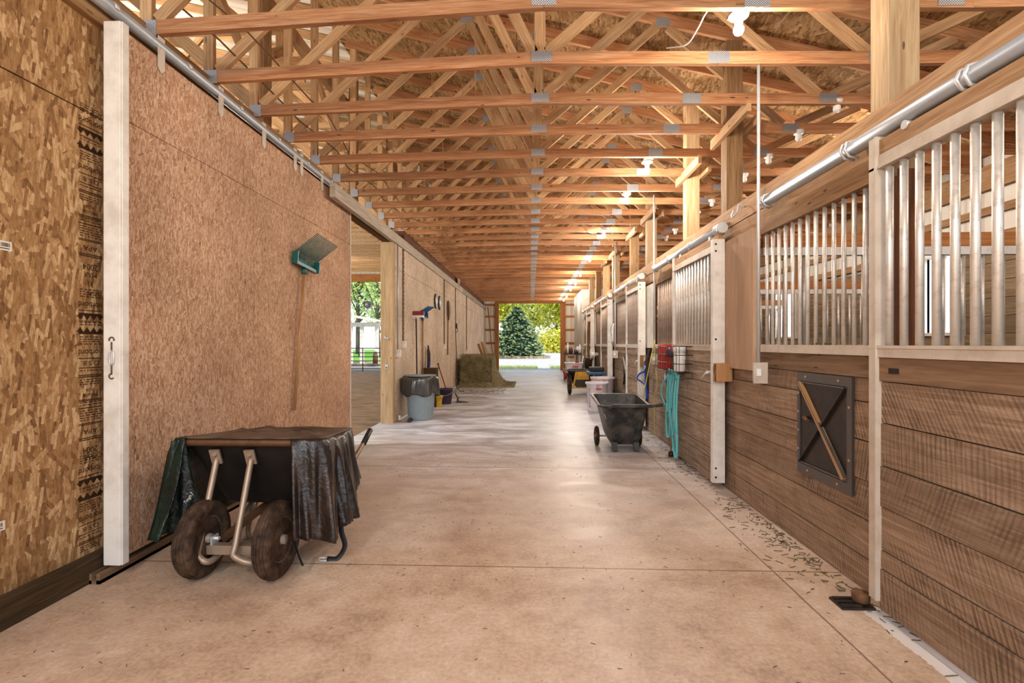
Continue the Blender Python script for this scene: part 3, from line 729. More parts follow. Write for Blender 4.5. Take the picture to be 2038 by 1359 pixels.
mb = MB(); mb.lathe([(0, .745), (.24, .742), (.268, .752), (.268, .76), (0, .768)], 32); mb.build('bin_lid', M['grey'], tb)
ml = thing('mallet', 'wooden handled mallet lying on the floor in front of the grey bin', 'mallet', (-2.15, 8.27, .02))
MB().cyl((-.13, 0, 0), (.13, .02, 0), .015, 10).build('mallet_handle', M['handle'], ml)
MB().cyl((.15, -.06, .012), (.15, .07, .012), .032, 12).build('mallet_head', M['dark'], ml)
tk2 = MB(); tk2.lathe([(.02, 0), (.03, .02), (.018, .06), (.022, .09), (0, .1)], 12, Matrix.Translation((-2.20, 8.36, 0))); tag(tk2.build('white_bottle', M['whitepl']), 'small white bottle on the floor at the foot of the opening post', 'bottle')
def pail(name, label, x, y, r0, r1, h, mat, handle=True):
    t = thing(name, label, 'bucket', (x, y, 0))
    mb = MB(); mb.lathe([(r0 * .97, 0), (r0, .01), (r1, h), (r1 + .012, h), (r1 + .012, h - .025), (r1 + .004, h - .03), (r1 + .004, h), (r1 - .008, h), (r0 - .006, .012), (0, .012)], 28); mb.build('bucket_body', M[mat], t)
    if handle: MB().tube([((r1 + .012) * math.cos(a), (r1 + .012) * math.sin(a) * .75 - .03, h - .02 - .12 * abs(math.sin(a))) for a in [PI + PI * k / 14 for k in range(15)]], .004, 6).build('bail_handle', M['steel'], t)
    return t
pail('purple_bucket', 'dark purple bucket standing behind the grey bin', -1.85, 10.85, .13, .165, .33, 'purple')
pail('yellow_bucket', 'small yellow bucket between grey bin and purple bucket', -1.93, 10.36, .085, .105, .23, 'yellow')
bh = thing('red_broom_handle', 'red and black stick leaning on the wall behind the purple bucket', 'stick', (W + .03, 11.9, 0))
mb = MB(); mb.cyl((.3, -.2, .01), (.0, 0, .82), .013, 10); mb.build('stick', M['red'], bh)
mb = MB(); mb.cyl((.012, -.008, .79), (-.002, .002, .84), .0155, 10); mb.build('stick_grip', M['black'], bh)
dp = MB(); dp.prism([(-1.62, 11.0, 0), (-1.36, 11.05, 0), (-1.62, 11.3, 0)], (0, 0, .012)); dp.prism([(-1.63, 11.0, 0), (-1.62, 11.0, 0), (-1.62, 11.0, .12)], (0, .3, 0)); dp.cyl((-1.63, 11.15, .1), (-1.68, 11.15, .2), .012, 8)
tag(dp.build('dustpan', M['black']), 'black dustpan on the floor past the purple bucket', 'dustpan')
# hay bale
m = N('hay', .95, 0, .1); o = m.coord('Object'); h1 = m.noise(m.mapping(o, (1, 1, 1.6)), 22, 7, .8, 1); h2 = m.noise(o, 6, 4)
m.color(m.ramp(m.math('ADD', m.math('MULTIPLY', h1, .75), m.math('MULTIPLY', h2, .25)), [(.34, (84, 72, 48)), (.47, (142, 128, 92)), (.56, (180, 166, 126)), (.70, (222, 210, 172))])); m.bump(h1, 1, .06); M['hay'] = m.m
rr = random.Random(8)
def lumpy(mb, x0, x1, y0, y1, z0, z1, n=12, amp=.03, seed=1):
    q = random.Random(seed)
    def warp(p):
        x, y, z = p
        w = amp * (math.sin(x * 9 + seed) * math.cos(z * 8 + y * 5) + .6 * math.sin(z * 17 + x * 13 + y * 11))
        cx, cy, cz = (x0 + x1) / 2, (y0 + y1) / 2, (z0 + z1) / 2; dv = V((x - cx, y - cy, (z - cz) * .8))
        k = 1 + w / max(dv.length, .1) + q.uniform(-.012, .012); v = V((cx, cy, cz)) + V((x - cx, y - cy, z - cz)) * k
        ex, ey, ez = abs(x - cx) * 2 / (x1 - x0), abs(y - cy) * 2 / (y1 - y0), (z - cz) * 2 / (z1 - z0)
        if ez > .85 and (ex > .9 or ey > .9): v.z -= .03; v.x -= (x - cx) * .05
        v.z = max(v.z, z0); return tuple(v)
    for (a, b, c) in ((0, 1, 2), (0, 2, 1), (1, 2, 0)):
        lo = (x0, y0, z0); hi = (x1, y1, z1)
        for side in (0, 1):
            base = len(mb.v)
            for i in range(n + 1):
                for j in range(n + 1):
                    p = [0, 0, 0]; p[a] = lerp(lo[a], hi[a], i / n); p[b] = lerp(lo[b], hi[b], j / n); p[c] = (lo, hi)[side][c]
                    q.seed(hash((round(p[0], 3), round(p[1], 3), round(p[2], 3)))); mb.v.append(warp(p))
            for i in range(n):
                for j in range(n):
                    f = (base + i * (n + 1) + j, base + (i + 1) * (n + 1) + j, base + (i + 1) * (n + 1) + j + 1, base + i * (n + 1) + j + 1)
                    mb.face(f if side else f[::-1], None, (.5, .5), True)
hb = thing('hay_bale', 'big square hay bale crumbling at its right side against the far left wall', 'hay bale', (-1.58, 15.9, 0))
mb = MB(); lumpy(mb, -.54, .42, -.85, 1.0, 0, .94, 16, .02, 2); mb.build('bale_block', M['hay'], hb)
mb = MB()
n = 24; base = 0
for i in range(n + 1):
    for j in range(n + 1):
        x = lerp(-.62, 1.1, i / n); y = lerp(-1.05, 1.5, j / n)
        dx = max(0, x - .35); hgt = .62 * math.exp(-(max(0, x - .32) / .26) ** 1.6) * math.exp(-((y - .35) / .75) ** 2) + .12 * math.exp(-(max(0, abs(x) - .55) / .12) ** 2) * math.exp(-(max(0, -y - .85) / .08) ** 2)
        hgt += .015 * math.sin(x * 23 + y * 11) * math.sin(y * 19) * (hgt > .03)
        mb.v.append((x, y, max(hgt, .004) if (0 < i < n and 0 < j < n) else .0))
for i in range(n):
    for j in range(n): mb.face((i * (n + 1) + j, (i + 1) * (n + 1) + j, (i + 1) * (n + 1) + j + 1, i * (n + 1) + j + 1), None, (.5, .5), True)
mb.build('loose_hay', M['hay'], hb)
mb = MB()
for k in range(1500):
    q = rr.random()
    if q < .5: c = V((rr.uniform(-.58, .45), -.87, rr.uniform(.02, .95)))
    elif q < .75: c = V((rr.uniform(-.58, .45), rr.uniform(-.85, .9), .95))
    else: c = V((rr.uniform(.3, 1.0), rr.uniform(-.6, 1.0), 0)); c.z = .62 * math.exp(-(max(0, c.x - .32) / .26) ** 1.6) * math.exp(-((c.y - .35) / .75) ** 2) + .01
    dv = V((rr.uniform(-1, 1), rr.uniform(-.6, .6), rr.uniform(-.7, .7))).normalized() * rr.uniform(.03, .08)
    mb.tube([c - dv, c + dv], .0025, 3, False, smooth=False)
tag(mb.build('hay_stems', M['hay'], hb), None, None, None, 'stuff')
lb_ = [(.0, 0, .35, 'postdark'), (.1, .06, .42, 'web'), (.2, .02, .4, 'pale')]
for k, (dx, dy, hh, mt) in enumerate(lb_):
    t = MB(); t.beam((-1.68 + dx, 17.3 + dy, .945), (-1.82 + dx, 17.45 + dy, .945 + hh), .09, .025, (0, 1, 0))
    tag(t.build('board_offcut', M[mt]), ('dark', 'tan', 'white')[k] + ' board end standing on top of the hay bale', 'board', 'board ends on the hay')
    bl = MB()
pl = MB(); pl.cyl((-1.75, 24.2, .0), (-2.08, 24.35, 3.1), .022, 8); tag(pl.build('leaning_pole', M['postdark']), 'long thin pole leaning in the far left corner by the doorway', 'pole')
# dust patch of chaff in front of the bale (loose, uncountable)
mb = MB()
for k in range(500):
    c = V((rr.uniform(-2.2, -.7) , rr.gauss(13.9, .7), .003)); a = rr.uniform(0, PI); dv = V((math.cos(a), math.sin(a), 0)) * rr.uniform(.02, .06)
    mb.beam(c - dv, c + dv, .004, .003)
tag(mb.build('hay_litter', M['hay']), 'thin litter of loose hay on the floor before the bale', 'hay', None, 'stuff')
# ================================================================ stall fronts
BAR = MB().cyl((0, 0, 0), (0, 0, 1), .0165, 12).mesh('grille_bar', M['bar'])
BARTHIN = MB().cyl((0, 0, 0), (0, 0, 1), .0125, 8).mesh('grille_bar', M['bar'])
BARFAR = MB().cyl((0, 0, 0), (0, 0, 1), .0165, 8).mesh('grille_bar', M['barfar'])
def bars(parent, axis, a, b, fixed, z0, z1, step=.094, mesh=None):
    n = max(1, int(round((b - a) / step)))
    for k in range(n):
        q = a + (k + .5) * (b - a) / n
        o = bpy.data.objects.new('bar', mesh or BAR); COL.objects.link(o); o.parent = parent
        o.location = (q, fixed, z0) if axis == 'x' else (fixed, q, z0); o.scale = (1, 1, z1 - z0); o.rotation_euler = (0, 0, q * 37)
WHICH = ['first', 'second', 'third', 'fourth', 'fifth']
DOORS = [(1.04, 2.52), (4.51, 5.93), (7.58, 8.81), (10.58, 11.96), (13.57, 15.04)]
PANELS = [(2.60, 3.92), (5.95, 7.12), (8.95, 10.4), (12.1, 13.5), (15.2, 16.6)]
PIPES = [(.6, 3.70), (4.50, 6.92), (7.72, 10.1), (10.75, 13.3), (13.8, 16.35)]
def planks(mb, x0, x1, y0, y1, tops, z0=.03):
    prev = z0
    for z in tops:
        k_ = .003 * ((len(mb.v) // 8) % 3)
        mb.box(x0 + k_, x1, y0, y1, prev + .006, z); prev = z
def frame_screws(mb, pts, r=.008):
    for p in pts: mb.cyl((p[0] + .004, p[1], p[2]), (p[0] - .004, p[1], p[2]), r, 8)
for i, (a, b) in enumerate(DOORS):
    d = thing('stall_door', 'barred sliding stall door, %s from the camera, with rough plank lower half' % WHICH[i], 'door', (1.66, (a + b) / 2, 0), 0, 'sliding stall doors')
    o_ = V((1.66, (a + b) / 2, 0)); L = lambda mb: mb.xf(Matrix.Translation(-o_))
    x0, x1 = 1.665, 1.705
    mat = 'plank' if i < 1 else 'plankold'
    jit = [0, .012, -.01, .015, -.008][i]
    mb = MB(); planks(mb, x0 + .005, x1, a + .05, b - .05, [.225 + jit, .314 + jit, .52 + jit, .716, .92 + jit, 1.118]); L(mb).build('plank_panel', M[mat], d)
    mb = MB(); mb.box(x0, x1, a + .05, b - .05, 1.124, 1.236)
    L(mb).build('top_plank', M['smooth'] if i < 1 else M[mat], d)
    rc = 'cream' if i < 2 else 'white'
    mb = MB(); mb.box(x0 - .008, x1 + .006, a, b, 1.236, 1.292); mb.box(x0 - .014, x0 - .008, a, b, 1.278, 1.292); L(mb).build('lower_rail', M[rc], d)
    mb = MB(); mb.box(x0 - .006, x1 + .006, a, b, 2.135, 2.198); mb.box(x0 - .012, x0 - .006, a, b, 2.135, 2.147); L(mb).build('upper_rail', M[rc], d)
    mb = MB(); mb.box(x0, x1, a + .02, b - .02, 2.2, 2.275 if i else 2.272); L(mb).build('header_board', M['header'], d)
    mb = MB(); mb.box(x0 - .012, x1 + .008, b - .055, b, .07, 2.29); mb.box(x0 - .018, x0 - .012, b - .055, b - .045, .07, 2.29); L(mb).build('stile', M['cream'] if i < 1 else M['white'], d)
    mb = MB(); mb.box(x0 - .055, x1 + .01, a - .006, a, .07, 2.225); mb.box(x0 - .055, x0 - .048, a, a + .05, .07, 2.225)
    L(mb).build('edge_channel', M['white'], d)
    for z in (2.18, 2.12, .2, .12, 1.34):
        mb = MB().cyl((x0 - .03, a - .001, z), (x0 - .03, a - .012, z), .009, 8); L(mb).build('bolt', M['iron'], d)
    if i < 4:
        mb = MB(); yb = a + .09; mb.box(x0 - .012, x0, yb - .02, yb + .1, 1.02, 1.06); mb.cyl((x0 - .02, yb - .05, 1.04), (x0 - .02, yb + .16, 1.04), .01, 8); mb.cyl((x0 - .02, yb + .16, 1.04), (x0 - .05, yb + .2, .98), .008, 8); mb.cyl((x0 - .02, yb + .05, 1.04), (x0 - .07, yb + .05, 1.03), .008, 8)
        L(mb).build('door_latch', M['steel'], d)
    bars(d, 'y', a + .06 - o_.y, b - .055 - o_.y, .022, 1.29, 2.14, .094, BARFAR if i > 1 else None)
    if i == 0:
        mb = MB(); mb.box(1.6625, 1.668, 2.335, 2.40, 1.162, 1.187); L(mb).build('slot_shade', M['dark'], d)  # dark block stands in for the shade inside the slot
for i, (a, b) in enumerate(PANELS):
    d = thing('stall_barrier', 'fixed barred stall front panel, %s from the camera, planks below the bars' % WHICH[i], 'panel', (1.76, (a + b) / 2, 0), 0, 'fixed stall fronts')
    o_ = V((1.76, (a + b) / 2, 0)); L = lambda mb: mb.xf(Matrix.Translation(-o_))
    x0, x1 = 1.76, 1.80
    b2 = b + .72 if i < 4 else b + .3
    mb = MB(); planks(mb, x0, x1, a - .3, b2, [.17, .37, .575, .785, .99, 1.118], .0); L(mb).build('plank_panel', M['plank' if i < 1 else 'plankold'], d)
    mb = MB(); mb.box(x0 - .006, x1, a - .3, b2 - .6, 1.122, 1.236); L(mb).build('top_plank', M['smooth'] if i < 2 else M['plankold'], d)
    mb = MB(); mb.box(x0 - .02, x1 + .01, a - .05, b, 1.238, 1.292); L(mb).build('lower_rail', M['cream' if i < 1 else 'white'], d)
    mb = MB(); mb.box(x0 - .01, x1 + .01, a - .05, b, 2.13, 2.2); L(mb).build('upper_rail', M['header' if i < 2 else 'pale'], d)
    bars(d, 'y', a - o_.y, b - .02 - o_.y, .02, 1.29, 2.14, .094, BARTHIN if i == 0 else BARFAR)
    if i < 3:
        # stamped feed door with X brace
        f0 = (2.80, 5.76, 8.72)[i] if i == 0 else (2.80, 6.0, 9.0)[i]
        y0, y1 = f0, f0 + .56
        mb = MB(); mb.box(x0 - .014, x0, y0, y1, 1.062, 1.116); mb.box(x0 - .014, x0, y0, y1, .47, .53); mb.box(x0 - .014, x0, y0, y0 + .045, .53, 1.062); mb.box(x0 - .014, x0, y1 - .03, y1, .53, 1.062)
        fr = L(mb).build('feed_door_frame', M['frame'], d)
        mb = MB(); mb.box(x0 - .006, x0 - .001, y0 + .04, y1 - .03, .53, 1.062); L(mb).build('feed_door', M['iron'], d)
        mb = MB(); mb.beam((x0 - .004, y0 + .06, .545), (x0 - .004, y1 - .04, 1.05), .022, .05, (1, 0, 0)); mb.beam((x0 - .008, y0 + .06, 1.05), (x0 - .008, y1 - .04, .545), .004, .012, (1, 0, 0)) if False else None
        L(mb).build('wood_brace', M['handle' if i == 0 else 'pale'], d)
        mb = MB(); mb.beam((x0 - .012, y0 + .05, 1.055), (x0 - .012, y1 - .035, .54), .03, .008, (0, .6, -.7)); L(mb).build('angle_brace', M['iron'], d)
        mb = MB(); mb.beam((x0 - .022, y0 + .05, .56), (x0 - .022, y1 - .035, 1.055), .006, .016, (1, 0, 0)); mb.beam((x0 - .012, y0 + .045, 1.053), (x0 - .012, y1 - .03, 1.053), .006, .012, (1, 0, 0)); mb.beam((x0 - .012, y0 + .045, .54), (x0 - .012, y1 - .03, .54), .006, .012, (1, 0, 0)); L(mb).build('edge_highlight', M['angle'], d)  # thin pale strips: highlights on the iron edges, painted by colour
        for q_ in [(x0 - .014, y0 + .12, 1.09), (x0 - .014, y1 - .1, 1.09), (x0 - .014, y0 + .022, .95), (x0 - .014, y0 + .022, .66), (x0 - .014, y0 + .13, .5), (x0 - .014, y1 - .12, .5)] + [(x0 - .014, y1 - .015, z) for z in (.62, .74, .86, .98)]:
            mb = MB(); frame_screws(mb, [q_]); L(mb).build('screw', M['strut'], fr)
        mb = MB(); mb.tube([(x0 - .002, y1 - .1, .83), (x0 - .03, y1 - .11, .835), (x0 - .03, y1 - .15, .82)], .012, 6); L(mb).build('feed_door_catch', M['rust'], d)
for i, (a, b) in enumerate(PIPES):
    t = thing('track_pipe', 'round steel track pipe above the %s stall door from the camera' % WHICH[i], 'track', (1.69, a, 2.325), 0, 'stall track pipes')
    MB().cyl((0, 0, 0), (0, b - a, 0), .036, 18).build('pipe', M['pipe'] if i < 2 else M['white'], t)
    ys_ = {0: (1.35, 1.99, 2.72, 3.66)}.get(i) or [a + .04, a + .1, lerp(a, b, .36), lerp(a, b, .68), b - .05]
    for y in ys_:
        mb = MB()
        for q in (-.018, .018):
            mb.tube([(.07, y - a + q, .05), (.02, y - a + q, .045), (-.03, y - a + q, .03), (-.043, y - a + q, -.005), (-.02, y - a + q, -.04), (.03, y - a + q, -.05)], .008, 6, True, False, (1, 1))
        mb.build('pipe_bracket', M['steel'], t)
    mb = MB(); mb.cyl((0, -.012, 0), (0, .03, 0), .047, 18); mb.build('end_cap', M['steel'], t)
    for y in (lerp(a, b, .1), lerp(a, b, .48)) if i else (2.3,):
        mb = MB(); mb.cyl((-.01, y - a, -.05), (-.01, y - a + .0, -.12), .009, 8); mb.cyl((-.03, y - a, -.05), (.01, y - a, -.05), .02, 10); mb.build('trolley_bolt', M['steel'], t)
# posts behind the header
POSTS = [(2.65, .15, .14), (4.79, .15, .14), (6.0, .15, .14), (8.0, .15, .14), (9.3, .15, .14), (11.3, .15, .14), (12.7, .15, .14), (14.2, .15, .14), (15.8, .15, .14)]
for k, (y, w, dpt) in enumerate(POSTS):
    t = thing('stall_post', 'square wood post behind the stall header, %s from the camera' % ORD[k], 'post', (1.84 + w / 2, y + dpt / 2, 0), 0, 'posts along the stall fronts')
    mt = 'post' if k % 3 != 1 else 'postdark'
    MB().box(-w / 2, w / 2, -dpt / 2, dpt / 2, 2.2, 4.15).build('upper_shaft', M[mt], t)
    MB().box(-w / 2, w / 2, -dpt / 2, dpt / 2, 0, 2.2).build('lower_shaft', M['postbrown'], t)
    if k in (0,):
        MB().box(w / 2, w / 2 + .04, -.02, .07, 2.2, 4.1).build('nailer', M['web'], t)
    elif k in (1, 2, 3, 4, 5, 6):
        for s_ in (-1, 1): MB().box(s_ * (w / 2 + .02) - .019, s_ * (w / 2 + .02) + .019, -.6 if s_ < 0 else -.35, .25, 3.24, 3.333).build('bearing_block', M['web'], t)
# partitions between stalls
for i, y in enumerate((4.20, 7.42, 10.55, 13.8, 16.8)):
    t = thing('stall_partition', 'grilled plank partition between stalls, %s from the camera, seen through the bars' % WHICH[i], 'partition', (3.5, y, 0), 0, 'stall partitions')
    mb = MB(); prev = 0
    for k in range(6): mb.box(-1.6, 1.72, -.02, .02, prev, prev + .2); prev += .205
    mb.build('plank_panel', M['lining'], t)
    MB().box(-1.6, 1.72, -.03, .03, 1.232, 1.285).build('lower_rail', M['cream'], t)
    MB().box(-1.6, 1.72, -.03, .03, 2.02, 2.085).build('upper_rail', M['white'], t)
    MB().box(-1.6, 1.72, -.02, .02, 2.09, 2.20).build('header_board', M['jamb'], t)
    if i < 3: bars(t, 'x', -1.5, 1.65, 0, 1.28, 2.03, .16, BARTHIN)
# plywood sheet between the first panel and the second door; white liners further on
tag(MB().box(1.722, 1.752, 3.96, 4.66, 1.09, 2.2).build('plywood_sheet', M['ply'], bevel=.003), 'plain plywood sheet hung beside the nearest white door edge channel', 'board')
MB_ = MB().box(1.753, 1.757, 3.94, 4.66, 1.05, 1.1)
for i, (a, b) in enumerate(((7.15, 7.8), (10.42, 10.9), (13.52, 13.95))):
    t = MB().box(1.74, 1.757, a, b, 1.24, 2.16); tag(t.build('white_liner_board', M['white']), 'white board screwed between two stall fronts, %s from the camera' % WHICH[i], 'board', 'white liner boards')
# conduits with switches on the stall side
for i, (y, zt) in enumerate(((3.68, 3.33), (6.93, 3.33), (10.12, 3.33))):
    t = thing('conduit', 'thin steel conduit dropping from the trusses to a switch box, %s from the camera' % WHICH[i], 'conduit', (1.685 if i else 1.64, y, 1.1), 0, 'switch conduits')
    MB().cyl((0, 0, .06), (0, 0, zt - 1.1), .0115, 10).build('conduit_tube', M['steel'], t)
    MB().box(-.005, .06, -.0, .085, -.075, .06).build('switch_box', M['steel'], t)
    MB().box(-.04, .06, -.012, -.0, -.085, .065).build('switch_plate', M['cream'], t)
    MB().box(-.02, .01, -.02, -.012, -.03, .02).build('switch_toggle', M['porcelain'], t)
    mb = MB(); mb.box(.0, .07, -.02, .02, 1.2, 1.215); mb.build('pipe_clip', M['steel'], t)
# wood latch block by the second door
t = thing('latch_block', 'wood latch block with chain at the near edge of the second stall door', 'block', (1.66, 4.45, 1.04))
MB().box(-.05, .09, -.03, .05, -.07, .09).build('block_body', M['handle'], t, bevel=.006)
mb = MB()
for k in range(7):
    c = V((-.055 - .008 * math.sin(k), -.015 + .01 * k * 0, .07 - k * .02)); ax = k % 2
    mb.tube([c + V((0 if ax else .0, .009 * math.cos(a) * (1 - ax), .016 * math.sin(a))) + V((.009 * math.cos(a) * ax, 0, 0)) for a in [2 * PI * q / 8 for q in range(8)]], .0035, 5, False, True)
mb.build('latch_chain', M['rust'], t)
t = thing('latch_block', 'wood latch block at the near edge of the third stall door', 'block', (1.66, 7.52, 1.04)); MB().box(-.03, .09, -.03, .05, -.08, .09).build('block_body', M['postdark'], t)
# bent wire hook on the header, blanket bar
mb = MB(); mb.tube(spline([(1.765, 4.22, 2.43), (1.72, 4.22, 2.45), (1.70, 4.22, 2.38), (1.70, 4.32, 2.37), (1.72, 4.32, 2.44)], 5), .006, 6)
tag(mb.build('wire_hook', M['steel']), 'bent wire hook on the stall header near the plywood sheet', 'hook')
# stay roller at the foot of door one
t = thing('floor_guide', 'dusty cast floor guide with roller at the foot of the nearest stall door', 'roller', (1.64, 2.56, 0))
mb = MB(); mb.box(-.12, .04, -.05, .06, .0, .012)
for q in (-.045, -.01, .03): mb.box(-.115, -.02, q, q + .016, .012, .022)
mb.build('guide_plate', M['iron'], t)
MB().lathe([(.036, 0), (.04, .01), (.04, .04), (.036, .048), (.012, .05), (.012, .058), (0, .058)], 20, Matrix.Translation((.0, -.0, .02))).build('guide_roller', M['rust'], t)
# debris under the sill
rr = random.Random(21); mb = MB()
for k in range(420):
    y = rr.choice((rr.uniform(2.6, 4.3), rr.uniform(2.0, 7.2), rr.gauss(3.4, .4), rr.gauss(5.4, .3))); x = 1.74 - abs(rr.gauss(0, .12)) - .01
    a = rr.uniform(0, PI); l_ = rr.uniform(.004, .03); dv = V((math.cos(a), math.sin(a), 0)) * l_
    mb.beam(V((x, y, .003)) - dv, V((x, y, .003)) + dv, .003, .003)
for k in range(500):
    x, y = rr.uniform(-2.2, 1.6), rr.uniform(1.2, 6)
    a = rr.uniform(0, PI); l_ = rr.uniform(.002, .012); dv = V((math.cos(a), math.sin(a), 0)) * l_
    mb.beam(V((x, y, .002)) - dv, V((x, y, .002)) + dv, .002, .002)
tag(mb.build('straw_litter', M['hay']), 'scattered bits of straw along the foot of the stall fronts', 'straw', None, 'stuff')
tag(MB().box(1.772, 1.80, 3.05, 3.27, 1.292, 1.306).build('cobweb_straw', M['hay']), 'bits of straw lying on the sill rail of the nearest stall front', 'straw', None, 'stuff')

# ================================================================ things hung on the second stall
# wire basket with bottles
t = thing('wire_basket', 'black wire basket hooked on the second stall door and its front', 'basket', (1.52, 5.72, 1.0))
mb = MB(); y0, y1, xa, xb = -.52, .45, 0, .13
for z in (0, .09, .18, .27):
    mb.tube([(xa, y0, z), (xa, y1, z), (xb, y1, z), (xb, y0, z)], .0045, 5, False, True)
n = 9
for k in range(n + 1):
    y = lerp(y0, y1, k / n); mb.tube([(xa, y, .27), (xa, y, 0), (xb, y, 0)], .0035, 5)
mb.tube([(xb, y0, 0), (xb, y0, -.06), (xb - .1, y0 + .0, -.06), (xb - .12, y0, -.03)], .005, 5)
mb.build('wire_frame', M['iron'], t)
b_ = thing('white_tub', 'white plastic tub standing in the wire basket', 'tub', (1.585, 5.42, 1.005))
MB().lathe([(.052, 0), (.06, .01), (.062, .2), (0, .2)], 20).build('tub_body', M['whitepl'], b_); MB().lathe([(.066, .2), (.068, .25), (.064, .262), (0, .262)], 20).build('tub_lid', M['porcelain'], b_)
b_ = thing('red_tub', 'orange red box tilted in the far end of the wire basket', 'box', (1.585, 6.0, 1.005)); MB().box(-.05, .05, -.12, .12, 0, .29).build('box_body', M['redbright'], b_, bevel=.006)
tag(MB().lathe([(0, 0), (.05, .02), (.055, .08), (.02, .12), (0, .12)], 14, Matrix.Translation((1.585, 5.75, 1.14))).build('grooming_mitt', M['purple']), 'grey purple grooming mitt on top of the wire basket', 'mitt')
tag(MB().lathe([(0, 0), (.03, .01), (.04, .06), (.025, .09), (0, .09)], 12, Matrix.Translation((1.585, 5.58, 1.18))).build('red_cloth', M['redbright']), 'small red cloth in the wire basket beside the white tub', 'cloth')
# teal rope bundle
t = thing('teal_rope', 'coil of teal flat webbing hung below the wire basket', 'rope', (1.585, 5.75, .97)); rr = random.Random(4)
mb = MB()
def strap(pts, w=.016): mb.tube(spline([V(p) for p in pts], 7), w, 8, True, False, (1, .5))
strap([(0, .1, .0), (-.02, .02, .03), (-.02, -.15, .02), (-.015, -.27, 0), (-.02, -.3, -.05)], .02)
for k in range(5):
    y0 = lerp(.10, -.25, k / 4); zb = -.42 - rr.uniform(-.08, .25); dy = rr.uniform(-.08, .08)
    strap([(0, y0, 0), (-.02 - .006 * k, y0 + dy, zb * .5), (-.025, y0 + dy * .4 - .02, zb), (-.03, y0 + dy * .4 - .07, zb), (-.02, y0 - .09 - dy, zb * .5), (0, y0 - .06, 0)], .0115)
strap([(0, .1, -.02), (-.03, .24, -.15), (-.03, .27, -.28), (-.02, .16, -.38)], .016)
strap([(-.02, .07, -.35), (-.02, .1, -.55), (-.02, .06, -.72), (-.02, -.03, -.70), (-.02, -.06, -.45)], .015)
strap([(-.02, -.18, -.4), (-.02, -.15, -.62), (-.02, -.22, -.85), (-.02, -.30, -.88), (-.02, -.31, -.6), (-.02, -.24, -.35)], .016)
mb.build('webbing', M['teal'], t)
mb = MB(); mb.cyl((-.02, -.2, -.42), (-.02, -.2, -.48), .009, 8); mb.tube([(-.02, -.2 + .018 * math.cos(a), -.5 + .022 * math.sin(a)) for a in [2 * PI * k / 10 for k in range(10)]], .005, 6, False, True)
mb.build('snap', M['steel'], t); mb = MB(); mb.tube([(-.02, .17 + .02 * math.cos(a), -.05 + .035 * math.sin(a)) for a in [2 * PI * k / 10 for k in range(10)]], .007, 6, False, True); mb.build('snap', M['steel'], t)
tag(MB().box(1.64, 1.665, 5.5, 5.9, .965, .975).build('rope_hook', M['iron']), 'flat iron hook bar carrying the teal webbing', 'hook')
t = thing('stay_rod', 'thin floor stay rod with black foot under the teal webbing', 'rod', (1.62, 5.87, 0)); MB().cyl((0, 0, .04), (0, 0, .42), .009, 8).build('rod', M['strut'], t); MB().lathe([(.03, 0), (.032, .03), (.022, .06), (0, .06)], 14).build('foot', M['iron'], t)
# blue halter and yellow lead line
t = thing('blue_halter', 'blue and black rope halter hanging beside the third stall door', 'halter', (1.69, 7.22, 1.2)); mb = MB()
for q in ((.05, 0), (.02, -.02), (-.02, .01)): mb.tube(spline([(.0, q[0], .02), (-.03, q[0] + q[1], -.2), (-.03, q[0], -.42), (-.02, q[0] + .03, -.6)], 6), .016, 6, True, False, (1, .45))
mb.build('black_strap', M['leather'], t)
mb = MB(); mb.tube(spline([(-.04, .06, -.16), (-.04, .05, -.35), (-.04, -.02, -.6), (-.045, -.05, -.68)], 6), .02, 6, True, False, (1, .4)); mb.tube(spline([(-.04, .08, -.3), (-.08, .26, -.34), (-.1, .33, -.42), (-.06, .22, -.46), (-.04, -.02, -.52)], 7), .016, 6, True, False, (1, .4)); mb.build('blue_strap', M['halter'], t)
mb = MB()
for z, y in ((-.12, .06), (-.24, .05), (-.5, .03)): mb.tube([(-.055, y + .026 * math.cos(a), z + .026 * math.sin(a)) for a in [2 * PI * k / 10 for k in range(10)]], .006, 5, False, True)
mb.build('buckle', M['steel'], t)
t = thing('lunge_whip', 'yellow lunge whip with black handle leaning behind the black cart', 'whip', (1.66, 6.8, 0))
mb = MB(); mb.cyl((-.16, .42, .02), (-.127, .35, .28), .013, 8); mb.build('whip_grip', M['black'], t)
mb = MB(); mb.tube([(-.127, .35, .28), (0, .0, 1.35)], [.009, .004], 8); mb.tube(spline([(0, 0, 1.35), (.01, -.03, 1.0), (.02, -.06, .75), (.0, .02, .6), (.0, .02, .3), (-.02, -.06, .1), (-.06, .1, .02), (-.1, .3, .01)], 6), .004, 5); mb.build('whip_lash', M['yrope'], t)

